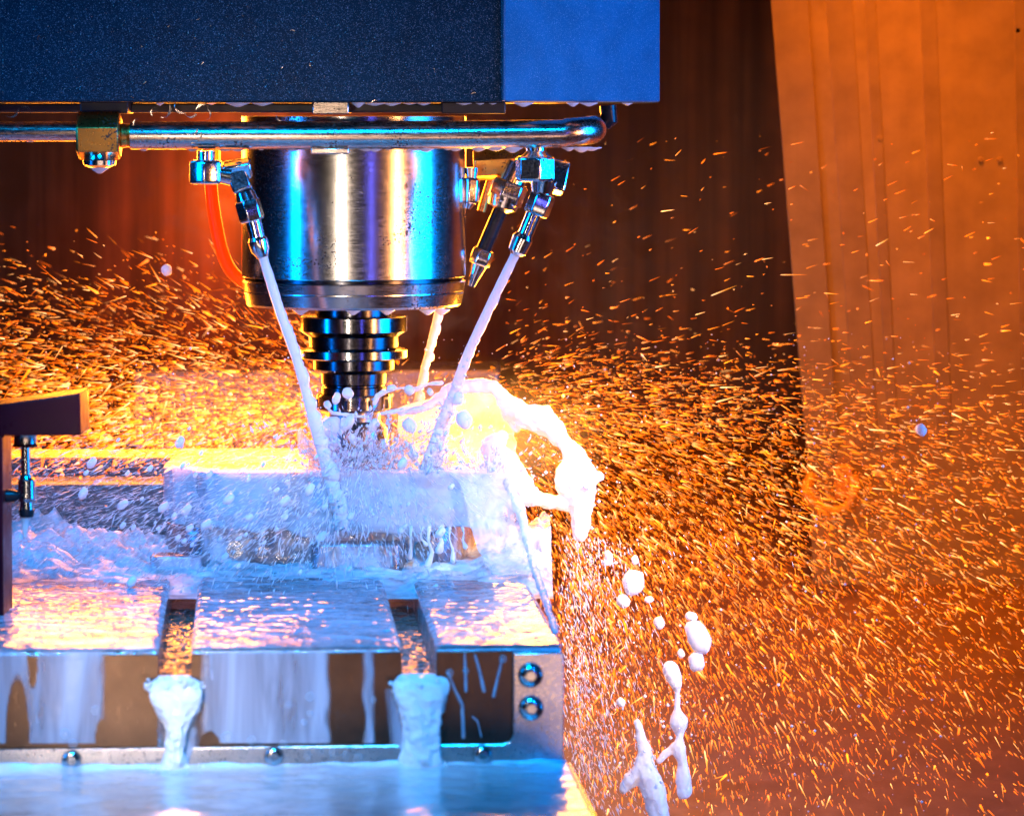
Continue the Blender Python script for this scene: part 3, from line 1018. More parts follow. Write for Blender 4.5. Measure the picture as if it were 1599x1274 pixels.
# falling tails of coolant at the lower right
o = blob('falling_coolant', [
    [pc(996, 1128, -60, 7), pc(1002, 1150, -60, 8), pc(1009, 1172, -60, 11), pc(1006, 1196, -60, 17), pc(1018, 1225, -60, 20), pc(1028, 1262, -60, 17), pc(1036, 1310, -60, 14)],
    [pc(1004, 1200, -60, 14), pc(985, 1218, -60, 13), pc(973, 1232, -60, 7)]], M['milk'], voxel=2.0, smooth=5, disp=8, dscale=18)
tag(o, 'pale falling gush of coolant at the bottom right of the table', 'splash')
o = blob('falling_coolant', [
    [pc(1048, 1044, -40, 13), pc(1055, 1062, -40, 12), pc(1058, 1082, -40, 4), pc(1058, 1102, -40, 5), pc(1060, 1128, -40, 15), pc(1062, 1150, -40, 6), pc(1060, 1168, -40, 12), pc(1066, 1190, -40, 8), pc(1068, 1215, -40, 12), pc(1069, 1236, -40, 12)],
    [pc(1056, 1166, -40, 9), pc(1040, 1176, -40, 6), pc(1030, 1188, -40, 5)]], M['milk'], voxel=1.6, smooth=4, disp=5, dscale=14)
tag(o, 'beaded vertical string of white coolant falling beside the gush', 'splash')
# coolant pouring from the slots over the front face
for prof_, lab, sd in (([(1056, 26, 3, 274), (1061, 34, 8, 274), (1068, 41, 12, 274), (1080, 43, 16, 274), (1096, 40, 17, 275), (1112, 30, 16, 276), (1130, 20, 15, 276), (1150, 16, 14, 275), (1172, 16, 14, 273), (1190, 20, 13, 272), (1200, 29, 9, 271), (1206, 44, 4, 270)], 'narrow white pour spilling from the left table slot', 3.0),
                       ([(1053, 28, 3, 654), (1058, 37, 8, 654), (1065, 42, 12, 654), (1080, 42, 16, 654), (1100, 37, 18, 655), (1122, 31, 18, 657), (1146, 29, 18, 658), (1168, 30, 17, 658), (1186, 34, 15, 658), (1197, 42, 10, 657), (1204, 58, 4, 656)], 'broad white pour spilling from the right table slot', 8.0)):
    pts_ = spline([Vector((q[0], q[1], q[2])) for q in prof_], 6)
    cen = spline([Vector((q[3], 0, 0)) for q in prof_], 6)
    mb = MB()
    nk = 40
    vs = []
    for j, (q, c_) in enumerate(zip(pts_, cen)):
        y, w_, b_ = q
        t = j / (len(pts_) - 1)
        u, h = tpix(c_.x, y)
        vc = 6 - 34 * min(1, t * 4) + 14 * min(1, t * 4) ** 2
        for k in range(nk):
            a_ = 2 * math.pi * k / nk
            lobe = 1 + .16 * noise.noise(Vector((math.cos(a_) * 1.6, math.sin(a_) * 1.6, t * 2.2 + sd))) + .16 * noise.noise(Vector((math.cos(a_) * 4, math.sin(a_) * 4, t * 3.0 + sd)))
            vs.append(T(u + w_ * .83 * math.cos(a_) * lobe, vc + b_ * math.sin(a_) * (lobe + .12 * noise.noise(Vector((math.cos(a_) * 5, t * 3, sd)))), h))
    L_ = len(pts_)
    fs = [(j * nk + k, j * nk + (k + 1) % nk, (j + 1) * nk + (k + 1) % nk, (j + 1) * nk + k) for j in range(L_ - 1) for k in range(nk)]
    fs += [tuple(range(nk)), tuple((L_ - 1) * nk + k for k in range(nk))]
    o = mb.add(vs, fs).build('coolant_pour', M['milk_dense'], smooth=True, angle=180)
    sb = o.modifiers.new('finer', 'SUBSURF')
    sb.levels = sb.render_levels = 1
    tx = bpy.data.textures.new('pour_ripple', 'CLOUDS')
    tx.noise_scale = 11 * S
    tx.noise_depth = 2
    dm = o.modifiers.new('ripple', 'DISPLACE')
    dm.texture = tx
    dm.strength = 7 * S
    # froth along the lip and the foot of the pour
    fm = MB()
    for q in range(70):
        lip = q < 42
        y_ = random.gauss(1068, 5) if lip else random.gauss(1198, 4)
        u, h = tpix(prof_[3][3] + random.uniform(-46, 46), y_)
        fm.ball(T(u, random.uniform(-26, -8), h), random.uniform(1.2, 4.2) * S, 8, 6)
    tag(fm.build('froth', M['milk'], o, smooth=True, angle=180), kind='stuff')
    tag(o, lab, 'pour', 'coolant pouring from the table slots')
    # thin flank running down beside the pour
    mb = MB()
    vs = []
    c0_ = prof_[3][3] + (-26 if sd > 5 else 16)
    for j in range(31):
        t = j / 30
        for i in range(13):
            x = c0_ + (i - 6) * (4.6 - 1.6 * t) + 5 * noise.noise(Vector((t * 3, sd, i * .05)))
            u, h = tpix(x, 1074 + 118 * t)
            vs.append(T(u, -4 - 6 * math.sin(i / 12 * math.pi) - 2 * noise.noise(Vector((i * .3, t * 3, sd))), h))
    fs = [(j * 13 + i, j * 13 + i + 1, (j + 1) * 13 + i + 1, (j + 1) * 13 + i) for j in range(30) for i in range(12)]
    fl = mb.add(vs, fs).build('flank', M['face_sheet'], o, smooth=True, angle=180)
    fl.data.attributes.new('film_cover', 'FLOAT', 'POINT').data.foreach_set('value', [min(1, min(i, 12 - i) / 3) for j in range(31) for i in range(13)])
# milky sheets clinging to the brown front face
for xa, xb, seed, holes, lab in ((-120, 166, 2.0, [(28, 1165, 17, 102), (52, 1030, 6, 40), (160, 1165, 9, 42)], 'grey blue milky sheet at the far left of the table front'), (312, 516, 6.0, [(328, 1165, 14, 22)], 'grey blue milky sheet between the two table slots'), (566, 586, 12.0, [], 'narrow milky band left of the broad pour')):
    mb = MB()
    nx, ny = max(10, int((xb - xa) / 3)), 46
    vs, ok, cov = [], [], []
    for j in range(ny + 1):
        y = 1016 + 143 * j / ny
        e0 = 7 * noise.noise(Vector((y * .02, seed, 0)))
        e1 = 9 * noise.noise(Vector((y * .016, seed + 4, 0)))
        for i in range(nx + 1):
            x = xa + e0 + (xb - xa + e1 - e0) * i / nx
            u, h = tpix(x, y)
            thk = 1.3 + 1.4 * min(1, min(i, nx - i) / 4) + .8 * noise.noise(Vector((x * .03, y * .012, seed)))
            vs.append(T(u, -2.2 - max(.3, thk), h))
            hd_ = min([((x - hx) / hw) ** 2 + ((y - hy) / hh) ** 2 for hx, hy, hw, hh in holes] + [9])
            ok.append(hd_ > 1)
            cov.append(min(1, min(i, nx - i) / (3 + 2.5 * noise.noise(Vector((y * .03, seed, i > nx / 2)))), (hd_ - 1) / .35 if hd_ > 1 else 0))
    fs = []
    for j in range(ny):
        for i in range(nx):
            f = (j * (nx + 1) + i, j * (nx + 1) + i + 1, (j + 1) * (nx + 1) + i + 1, (j + 1) * (nx + 1) + i)
            if all(ok[q] for q in f):
                fs.append(f)
    o = mb.add(vs, fs).build('coolant_sheet', M['face_sheet'], smooth=True, angle=180)
    o.data.attributes.new('film_cover', 'FLOAT', 'POINT').data.foreach_set('value', [max(0, c) for c in cov])
    tag(o, lab, 'coolant sheet')
# runnels on the brown front face
for i, (pts2, r) in enumerate((([(700, 1050), (710, 1075), (722, 1100), (724, 1150)], 4.5), ([(726, 1020), (727, 1050), (728, 1078)], 4), ([(742, 1022), (750, 1050), (756, 1078)], 4.5), ([(785, 1028), (778, 1055), (771, 1086)], 4), ([(752, 1150), (746, 1125), (738, 1118)], 2.5), ([(55, 1080), (58, 1120), (60, 1150)], 3), ([(330, 1020), (332, 1060)], 4))):
    c1 = []
    for j, (x, y) in enumerate(pts2):
        u, h = tpix(x, y)
        p = T(u, -3, h)
        c1.append((p.x / S, p.y / S, (EYE - p.z) / S, r * (.7 + .35 * j / len(pts2)) * .8))
    o = blob('coolant_runnel', [c1], M['runnel'], voxel=1.0, smooth=4, grow=.8)
    lab = ['wavy milky runnel left on the brown face', 'short straight milky runnel on the brown face', 'slanting milky runnel in the middle of the brown face', 'milky runnel nearest the screwed end plate', 'hooked chip like runnel above the bolt', 'thin runnel at the far left of the table front', 'short runnel right of the left slot'][i]
    tag(o, lab, 'runnel')

# hanging drips below the workpiece edge
for i, (x, L, r, lab) in enumerate(((643, 46, 3.4, 'leftmost thin drip off the workpiece edge'), (662, 26, 2.6, 'short thin drip off the workpiece edge'), (671, 60, 4.6, 'long forked looking drip off the workpiece edge'), (690, 34, 5.2, 'fat drip off the workpiece edge'), (703, 52, 3.2, 'long slim drip right of the fat one'), (722, 30, 2.8, 'rightmost drip off the workpiece edge'))):
    o = blob('coolant_drip', [[pc(x, 822, -186, r * .9), pc(x + random.uniform(-5, 5), 824 + L * .3, -190, r * .55), pc(x + random.uniform(-5, 5), 824 + L * .65, -190, r * .7), pc(x + random.uniform(-6, 6), 824 + L, -190, r * 1.35)]], M['milk'], voxel=1.3, smooth=4, disp=3, dscale=10)
    tag(o, lab, 'drip', 'drips off the workpiece edge')
o = blob('coolant_drip', [[pc(41, 806, D, 8), pc(40, 820, D, 5), pc(39, 838, D, 3)]], M['milk'], voxel=1.2, smooth=3)
tag(o, 'white drip falling from the plunger foot', 'drip')

# foam heaps round the fixture
mb = MB()
nx, ny = 230, 110
vs = []
for j in range(ny + 1):
    for i in range(nx + 1):
        x = -900 + 960 * i / nx
        y = -430 + 520 * j / ny
        q = Vector((x * .011, y * .016, 3.3))
        f1 = noise.fractal(q, 1.0, 2.0, 5)
        f2 = 1 - abs(noise.noise(Vector((x * .03 + f1, y * .045, 8.1)))) * 2
        left = min(1, max(0, (-480 - x) / 120))
        right = min(1, max(0, (x + 60) / 60))
        back = min(1, max(0, (y + 350 + 70 * noise.noise(Vector((x * .02, 1.1, 0)))) / 160))
        amp = (8 + 56 * left * min(1, max(0, (y + 400) / 330)) + 40 * right * back)
        z = back * amp * (.45 + .75 * f1 + .22 * f2) + 10 * back * max(0, f2) - 8 * (1 - min(1, back * 4))
        vs.append(W(x, y, HT - max(-8, z)))
fs = [(j * (nx + 1) + i, j * (nx + 1) + i + 1, (j + 1) * (nx + 1) + i + 1, (j + 1) * (nx + 1) + i) for j in range(ny) for i in range(nx)]
o = mb.add(vs, fs).build('foam', M['foam'], smooth=True, angle=180)
tag(o, kind='stuff')
o['label'] = 'frothy blue lit coolant foam heaped around the fixture'
# veil of coolant over the workpiece front
mb = MB()
nu, nv = 70, 24
vs = []
for j in range(nv + 1):
    for i in range(nu + 1):
        a, b2 = i / nu, j / nv
        x = -520 + 510 * a
        edge = 70 * max(0, (.16 - a) / .16) + 60 * max(0, (a - .9) / .1)
        y = -190 - 6 * noise.noise(Vector((a * 9, b2 * 4, 3))) + edge
        h = 545 + (96 + 26 * noise.noise(Vector((a * 8, .5, 1)))) * b2
        vs.append(W(x, y, h + 3 * noise.noise(Vector((a * 20, b2 * 6, 0)))))
fs = [(j * (nu + 1) + i, j * (nu + 1) + i + 1, (j + 1) * (nu + 1) + i + 1, (j + 1) * (nu + 1) + i) for j in range(nv) for i in range(nu)]
o = mb.add(vs, fs).build('coolant_veil', M['veil'], smooth=True, angle=180)
so = o.modifiers.new('thickness', 'SOLIDIFY')
so.thickness = 3 * S
tag(o, 'milky sheet of coolant running down the workpiece front', 'coolant sheet')
# overflow at the right end of the table
mb = MB()
nu, nv = 60, 70
path = [(742, 722, -60), (775, 738, -110), (800, 768, -150), (818, 812, -190), (826, 862, -260), (836, 892, -340)]
inner = [(690, 732, -180), (716, 750, -192), (728, 790, -205), (738, 830, -215), (752, 868, -260), (770, 896, -330)]
pa, pb = spline([P(*q) for q in path], 14), spline([P(*q) for q in inner], 14)
vs = []
for j in range(len(pa)):
    for i in range(nu + 1):
        t = i / nu
        q = pb[j].lerp(pa[j], t)
        n1 = noise.fractal(q / S * .018, 1.0, 2.0, 4)
        n2 = noise.noise(q / S * .05)
        q = q + Vector((3 * n2, -10 * math.sin(t * math.pi) - 14 * n1, 6 * n1 + 8 * max(0, t - .8) * n2 * 5)) * S
        vs.append(q)
fs = [(j * (nu + 1) + i, j * (nu + 1) + i + 1, (j + 1) * (nu + 1) + i + 1, (j + 1) * (nu + 1) + i) for j in range(len(pa) - 1) for i in range(nu)]
o = mb.add(vs, fs).build('coolant_overflow', M['veil'], smooth=True, angle=180)
so = o.modifiers.new('thickness', 'SOLIDIFY')
so.thickness = 4 * S
rim = blob('coolant_rim', [[pc(760, 728, -80, 8), pc(792, 752, -130, 7), pc(812, 794, -170, 9), pc(823, 840, -230, 6), pc(832, 880, -320, 5), pc(850, 930, -600, 5), pc(868, 985, -860, 4)]], M['foam'], voxel=2.2, smooth=4, disp=9, dscale=14, parent=o)
tag(o, 'foamy coolant spilling over the right edge of the table', 'overflow')

# ------------------------------------------------------------------ drops
drop_mesh = {}


def drop_proto(key, sc):
    me = bpy.data.meshes.new('coolant_drop')
    mb = MB().ball((0, 0, 0), 1, 12, 8, sc)
    vs = []
    for v in mb.v:
        n_ = noise.noise(v * 1.3 + Vector((key * 3.1, 0, 0))) * .22
        vs.append(v * (1 + n_))
    me.from_pydata(vs, [], mb.f)
    me.polygons.foreach_set('use_smooth', [True] * len(me.polygons))
    me.materials.append(M['milk'])
    return me


protos = [drop_proto(k, s) for k, s in enumerate(((1, 1, 1), (1, 1, 1.25), (1.3, 1, .9), (.9, 1, 1.5), (1, 1, 1.1)))]


def drop(px, py, d, r, label, group=None, me=None, rot=0.0, name='coolant_drop', sc=None):
    o = bpy.data.objects.new(name, me or random.choice(protos))
    o.location = P(px, py, d)
    o.scale = Vector(sc or (1, 1, 1)) * r * S
    o.rotation_euler = (0, rot, 0)
    col.objects.link(o)
    return tag(o, label, 'drop', group)


for x, y, r, lab in ((990, 909, 18, 'largest round white drop in flight right of the table'), (974, 938, 11, 'white drop just below left of the largest one'), (1091, 994, 20, 'big tilted white drop right of the beaded string'), (1088, 1032, 13, 'flat white drop under the big tilted one'), (1080, 962, 8, 'small round drop just above the big tilted one'), (1030, 972, 9, 'soft white drop between the two largest drops'),
                     (951, 868, 7, 'upper drop of the pair below the splash tip'), (949, 878, 6, 'lower drop of the pair below the splash tip'), (1014, 936, 6, 'small drop right of the largest white drop'), (992, 874, 6, 'small drop just above the largest white drop'), (1439, 671, 9, 'lone white drop in front of the orange door'), (261, 422, 9, 'lone pale drop in front of the dark back wall at left'), (1064, 1020, 6, 'tiny drop left of the flat white drop'), (970, 1096, 7, 'bluish drop beside the table end')):
    drop(x, y, -40, r, lab, rot=random.uniform(-.5, .5))
for i, (x, y, r) in enumerate(((545, 660, 9), (538, 663, 8), (584, 664, 8), (532, 672, 6), (551, 684, 7), (640, 664, 11), (646, 710, 8), (725, 655, 13), (544, 614, 9), (526, 622, 7), (512, 632, 6), (612, 606, 6), (640, 609, 8), (553, 690, 5), (515, 668, 16), (520, 690, 10), (716, 622, 9), (672, 612, 5))):
    drop(x, y, -120, r, 'white drop flung from the spinning cutter', 'drops flung close around the cutter', rot=random.uniform(-.6, .6))
for i in range(90):
    while True:
        x, y = random.gauss(330, 190), random.gauss(790, 70)
        if 10 < x < 740 and 640 < y < 930:
            break
    drop(x, y, random.uniform(-420, -230), random.choice((2.2, 2.6, 3, 3, 3.6, 4.2, 5, 7)), 'pinkish streaking drop in front of the wet workpiece', 'drops flying in front of the workpiece', me=protos[3], rot=R(random.uniform(25, 50)))

# beads hanging under the cover edge and the pipe
hang = MB()
bead = bpy.data.meshes.new('hanging_drop')
hb = MB()
prof = [(1.9, 0.25), (1.75, 0.0), (1.25, -.35), (.85, -.62), (.55, -.85), (.25, -1.0)]
hb_v, hb_f = [], []
for r, z in prof:
    for k in range(12):
        a = 2 * math.pi * k / 12
        hb_v.append((r * math.cos(a), .6 * r * math.sin(a), z))
for i in range(len(prof) - 1):
    for k in range(12):
        hb_f.append((i * 12 + k, (i + 1) * 12 + k, (i + 1) * 12 + (k + 1) % 12, i * 12 + (k + 1) % 12))
hb_f += [tuple(range(12)), tuple(60 + k for k in range(11, -1, -1))]
bead.from_pydata(hb_v, [], hb_f)
bead.polygons.foreach_set('use_smooth', [True] * len(bead.polygons))
bead.materials.append(M['milk'])
for x in (48, 228, 271, 300, 352, 405, 432, 458, 585, 610, 648, 662, 700, 715, 745, 775, 800, 893, 905, 925, 370, 570):
    drop(x + random.uniform(-4, 4), 231.5 if x > 200 else 219, DP, random.uniform(4.5, 8), 'milky bead hanging under the steel coolant pipe', 'beads hanging under the pipe', sc=(random.uniform(1, 1.7), 1, random.uniform(.5, 1)), me=bead, name='hanging_drop')
for x in (612, 640, 662, 725, 770, 818, 895, 920, 560, 585, 330, 372, 410, 250, 980, 750):
    drop(x, 162, -285, random.uniform(3, 6), 'milky bead hanging along the bottom edge of the head cover', 'beads hanging under the cover', sc=(random.uniform(.9, 2), 1, random.uniform(.5, 1.2)), me=bead, name='hanging_drop')
drop(156, 262, DP, 9, 'bead hanging from the brass coupling plug', me=bead, name='hanging_drop')
for x in (552, 668, 690, 470, 605):
    drop(x, 485, -150 + abs(x - 553) * .6, 7, 'bead hanging under the spindle nose', 'beads under the spindle nose', me=bead, name='hanging_drop')

# bubbles on the table front
bub = bpy.data.meshes.new('bubble')
tb = MB().ball((0, 0, 0), 1, 14, 9)
bub.from_pydata(tb.v, [], tb.f)
bub.polygons.foreach_set('use_smooth', [True] * len(bub.polygons))
bub.materials.append(M['bubble'])
for x, y, r in ((150, 1106, 7), (103, 1143, 8), (115, 1158, 7), (355, 1148, 9), (393, 1153, 7), (484, 1085, 7), (450, 1098, 5), (302, 1140, 6), (443, 1158, 6), (484, 1111, 5), (475, 1125, 5), (702, 1048, 6), (785, 1026, 6), (727, 1045, 5), (840, 1180, 8), (825, 1182, 6), (500, 1170, 6), (520, 1172, 7), (540, 1176, 6), (560, 1180, 7), (480, 1176, 6), (583, 1090, 5)):
    u, h = tpix(x, y)
    o = bpy.data.objects.new('foam_bubble', bub)
    o.location = T(u, -12, h)
    o.scale = (r * .83 * S,) * 3
    col.objects.link(o)
    tag(o, 'clear round bubble clinging to the wet table front', 'bubble', 'bubbles on the table front')

# ------------------------------------------------------------------ metal chips stuck to the head
chip = bpy.data.meshes.new('metal_chip')
cv, cf = [], []
for i in range(7):
    t = i / 6
    a = t * 2.2
    for s in (-1, 1):
        cv.append((math.sin(a) - .4, -.03 - .1 * t, math.cos(a) * .8 - .3 + s * .16 * math.sin(math.pi * (t * .9 + .05))))
for i in range(6):
    cf.append((2 * i, 2 * i + 1, 2 * i + 3, 2 * i + 2))
cvb = [(x, y + .05, z) for x, y, z in cv]
n0 = len(cv)
cf += [tuple(i + n0 for i in reversed(f)) for f in cf]
chip.from_pydata(cv + cvb, [], cf)
chip.materials.append(M['pipe'])
spots = [(62, 60, 8), (112, 48, 7), (225, 128, 8), (457, 50, 8), (380, 24, 5), (310, 32, 5), (487, 102, 9), (677, 109, 6), (645, 109, 5), (706, 30, 5), (318, 100, 6), (360, 148, 5), (265, 42, 4), (388, 10, 5), (355, 8, 5), (740, 148, 9), (736, 142, 6), (585, 160, 9), (64, 3, 5), (317, 67, 4), (411, 128, 4), (222, 74, 4), (222, 158, 5), (206, 153, 5), (545, 135, 4), (692, 158, 4), (442, 107, 4)]
for x, y, r in spots:
    o = bpy.data.objects.new('metal_chip', chip)
    o.location = P(x, y, -302)
    o.scale = Vector((.75, .75, .75)) * r * S
    o.rotation_euler = (0, random.uniform(0, 6.28), 0)
    col.objects.link(o)
    tag(o, 'small bright chip stuck to the dark head cover', 'chip', 'chips stuck to the head cover')
for x, y, r in ((260, 172, 16), (282, 170, 14), (300, 178, 12), (315, 170, 14), (22, 175, 14), (40, 172, 12), (302, 205, 12), (308, 214, 14), (212, 192, 8), (437, 185, 8), (325, 178, 10), (240, 176, 9)):
    o = bpy.data.objects.new('metal_chip', chip)
    o.location = P(x, y, DP - 24)
    o.scale = (r * S,) * 3
    o.rotation_euler = (0, random.uniform(0, 6.28), 0)
    col.objects.link(o)
    tag(o, 'stringy curled chip caught on top of the coolant pipe', 'chip', 'chips caught on the pipe')


def speck_cloud(name, pts, rads, material, elong=None, label=None):
    """many tiny octahedral grains in one mesh; elong: unit direction * half length (same length as pts)"""
    pts = np.asarray(pts)
    n_ = len(pts)
    base = np.array([(1, 0, 0), (0, 1, 0), (0, 0, 1), (-1, 0, 0), (0, -1, 0), (0, 0, -1)], float)
    vs = pts[:, None, :] + base[None] * np.asarray(rads)[:, None, None]
    if elong is not None:
        e = np.asarray(elong)
        sg = np.array([0.2, 0, 1, -.2, 0, -1])
        vs = vs + e[:, None, :] * sg[None, :, None]
    tri = np.array([(0, 1, 2), (1, 3, 2), (3, 4, 2), (4, 0, 2), (1, 0, 5), (3, 1, 5), (4, 3, 5), (0, 4, 5)])
    fs = (tri[None] + 6 * np.arange(n_)[:, None, None]).reshape(-1, 3)
    me = bpy.data.meshes.new(name)
    me.vertices.add(n_ * 6)
    me.vertices.foreach_set('co', vs.reshape(-1).astype(np.float32))
    me.loops.add(len(fs) * 3)
    me.loops.foreach_set('vertex_index', fs.reshape(-1).astype(np.int32))
    me.polygons.add(len(fs))
    me.polygons.foreach_set('loop_start', np.arange(0, len(fs) * 3, 3, dtype=np.int32))
    me.polygons.foreach_set('use_smooth', np.ones(len(fs), bool))
    me.update(calc_edges=True)
    me.materials.append(material)
    o = bpy.data.objects.new(name, me)
    col.objects.link(o)
    tag(o, kind='stuff')
    if label:
        o['label'] = label
    return o


def PV(px, py, d):
    k = 1 + d / F
    return np.stack([(px - 800) * k * S, d * S, EYE - (py - YH) * k * S], -1)


# fine grit on the head cover
n_ = 1500
px = np.concatenate([rng.uniform(0, 785, n_ // 3), np.clip(rng.normal(330, 190, n_ - n_ // 3), 5, 783)])
py = np.concatenate([rng.uniform(-20, 156, n_ // 3), 156 * rng.beta(2, 1.3, n_ - n_ // 3)])
speck_cloud('chip_grit', PV(px, py, np.full(n_, -300.5)), rng.choice([.45, .6, .8, 1.2], n_, p=[.45, .3, .17, .08]) * S, M['plate'], label='fine metal grit sprinkled over the dark head cover')

# ------------------------------------------------------------------ orange-lit coolant drops, their light put in as glow


def glow_color(n_, lo=.5, hi=1.6):
    t = rng.random((n_, 1))
    base = np.where(t < .55, np.array([[1.0, .13, .003]]), np.where(t < .9, np.array([[1.1, .22, .008]]), np.array([[1.1, .42, .12]])))
    return base * rng.uniform(lo, hi, (n_, 1)) ** 1.3


def glowdrop_dir(px, py):
    dx, dy = px - 580, py - 645
    ang = np.arctan2(dy, np.abs(dx))
    a2 = np.where(ang > 0, np.minimum(ang * 1.55 + .10, 1.45), ang * 1.0 + .06)
    a2 = a2 + rng.normal(0, .16, len(px))
    alt = rng.random(len(px)) < .22
    a2 = np.where(alt, a2 + rng.normal(.5, .35, len(px)), a2)
    sx = np.sign(dx)
    return np.stack([np.cos(a2) * sx, rng.normal(0, .3, len(px)), -np.sin(a2)], -1)


def glowdrop_cloud(name, px, py, d, length, rad, color, label, headwhite=.45):
    n_ = len(px)
    p = PV(px, py, d)
    u = glowdrop_dir(px, py)
    u /= np.linalg.norm(u, axis=1)[:, None]
    up = np.cross(u, np.array([0.0, 1.0, 0.0]))
    up /= np.linalg.norm(up, axis=1)[:, None]
    sd = np.cross(u, up)
    L = (length * S)[:, None]
    r = (rad * S)[:, None]
    ring = [(0.0, 0.0), (0.14, 1.0), (.8, .45), (1.0, 0)]
    vs = []
    cs = []
    white = np.array([[1.7, .62, .17]])
    hw = (rng.random((n_, 1)) < headwhite) * rng.uniform(.1, .5, (n_, 1))
    hc = color * (1 - hw) + white * hw
    vs.append(p)
    cs.append(hc)
    for t, q in ((.14, 1.0), (.75, .5)):
        for k in range(4):
            a = math.pi / 2 * k
            vs.append(p + u * L * t + (up * math.cos(a) + sd * math.sin(a)) * r * q)
            cs.append(hc if t < .3 else color * .75)
    vs.append(p + u * L)
    cs.append(color * .4)
    vs = np.stack(vs, 1)
    cs = np.stack(cs, 1)
    tri = []
    for k in range(4):
        k2 = (k + 1) % 4
        tri += [(0, 1 + k, 1 + k2), (1 + k, 5 + k, 5 + k2), (1 + k, 5 + k2, 1 + k2), (9, 5 + k2, 5 + k)]
    tri = np.array(tri)
    fs = (tri[None] + 10 * np.arange(n_)[:, None, None]).reshape(-1, 3)
    me = bpy.data.meshes.new(name)
    me.vertices.add(n_ * 10)
    me.vertices.foreach_set('co', vs.reshape(-1).astype(np.float32))
    me.loops.add(len(fs) * 3)
    me.loops.foreach_set('vertex_index', fs.reshape(-1).astype(np.int32))
    me.polygons.add(len(fs))
    me.polygons.foreach_set('loop_start', np.arange(0, len(fs) * 3, 3, dtype=np.int32))
    me.update(calc_edges=True)
    at = me.color_attributes.new('glow_tint', 'FLOAT_COLOR', 'POINT')
    at.data.foreach_set('color', np.concatenate([cs.reshape(-1, 3), np.ones((n_ * 10, 1))], 1).reshape(-1).astype(np.float32))
    me.materials.append(M['spark'])
    o = bpy.data.objects.new(name, me)
    col.objects.link(o)
    tag(o, kind='stuff')
    o['label'] = label
    return o


def sample(n_, dens, x0, x1, y0, y1):
    xs, ys = [], []
    tot = 0
    while tot < n_:
        x = rng.uniform(x0, x1, n_)
        y = rng.uniform(y0, y1, n_)
        keep = rng.random(n_) < dens(x, y)
        xs.append(x[keep])
        ys.append(y[keep])
        tot += keep.sum()
    return np.concatenate(xs)[:n_], np.concatenate(ys)[:n_]


def dens_right(x, y):
    line = 575 + (x - 800) * .06
    below = 1 / (1 + np.exp(-(y - line) / 28))
    far = np.exp(-np.maximum(0, x - 900) / 430)
    low = np.exp(-np.maximum(0, y - 900) / 700)
    edge = 1 / (1 + np.exp(-(x - (830 + np.maximum(0, y - 830) * .22)) / 22))
    return np.clip(below * far * low * edge + .018 * (y > 200) * (x > 760) * (y / 600), 0, 1)


def dens_left(x, y):
    top = 250 + 0.0 * x
    g = np.clip((y - 330) / 290, 0, 1) ** 2.0
    return g * (y < 700) * np.clip((720 - y) / 40, 0, 1)


x, y = sample(25000, dens_right, 740, 1640, 180, 1300)
n_ = len(x)
glowdrop_cloud('glowdrops', x, y, 40 + 1100 * rng.beta(1.1, 2.0, n_), 2.5 + 23 * rng.random(n_) ** 2.0, rng.choice([.42, .6, .85, 1.9], n_, p=[.45, .34, .16, .05]), glow_color(n_, .3, 2.2), 'dense orange-lit coolant sparks spraying right of the table')
x, y = sample(8000, dens_left, -20, 560, 260, 740)
n_ = len(x)
glowdrop_cloud('glowdrops', x, y, 200 + 900 * rng.beta(1.1, 1.6, n_), 2.5 + 32 * rng.random(n_) ** 2.4, rng.choice([.45, .7, 1.2, 2.6], n_, p=[.5, .34, .12, .04]), glow_color(n_, .25, 1.9), 'dense orange-lit coolant sparks spraying left of the tool', .35)
# brightest lit drops close to the cutter
n_ = 2600
x = rng.normal(400, 170, n_)
y = rng.normal(662, 40, n_)
glowdrop_cloud('glowdrops', x, y, rng.uniform(210, 700, n_), 3 + 20 * rng.random(n_) ** 2, .6 + 3.6 * rng.random(n_) ** 2, glow_color(n_, .6, 2.6), 'brightest yellow-lit coolant sparks streaming off the cutter', .6)

n_ = 1300
x = 370 * rng.random(n_) ** .8 - 10
y = rng.normal(700, 24, n_)
glowdrop_cloud('glowdrops', x, y, rng.uniform(-120, 160, n_), 2.5 + 20 * rng.random(n_) ** 2, .5 + 3.0 * rng.random(n_) ** 3, glow_color(n_, .4, 2.0), 'orange-lit coolant sparks skimming over the rails at left', .4)

# the large lit drops, each of its own
glowdrop_meshes = []
for k in range(6):
    me = bpy.data.meshes.new('spark')
    mb = MB().tube([Vector((0, 0, 0)), Vector((.06, 0, 0)), Vector((.16, 0, 0)), Vector((.6, 0, 0)), Vector((1, 0, 0))], [.015, .06, .075, .05, .012], 6)
    me.from_pydata(mb.v, [], mb.f)
    at = me.color_attributes.new('glow_tint', 'FLOAT_COLOR', 'POINT')
    c0 = [(1.4, .28, .01), (1.4, .42, .03), (1.2, .22, .006), (1.5, .6, .1), (1.0, .17, .005), (1.4, .36, .015)][k]
    cc = []
    for j, v in enumerate(mb.v):
        t = v.x
        wv = max(0, 1 - t / .35) * (.9 if k % 2 else .45)
        base = [q * (1 - .5 * t) for q in c0]
        cc += [base[0] * (1 - wv) + 1.5 * wv, base[1] * (1 - wv) + .85 * wv, base[2] * (1 - wv) + .42 * wv, 1]
    at.data.foreach_set('color', cc)
    me.materials.append(M['spark'])
    glowdrop_meshes.append(me)


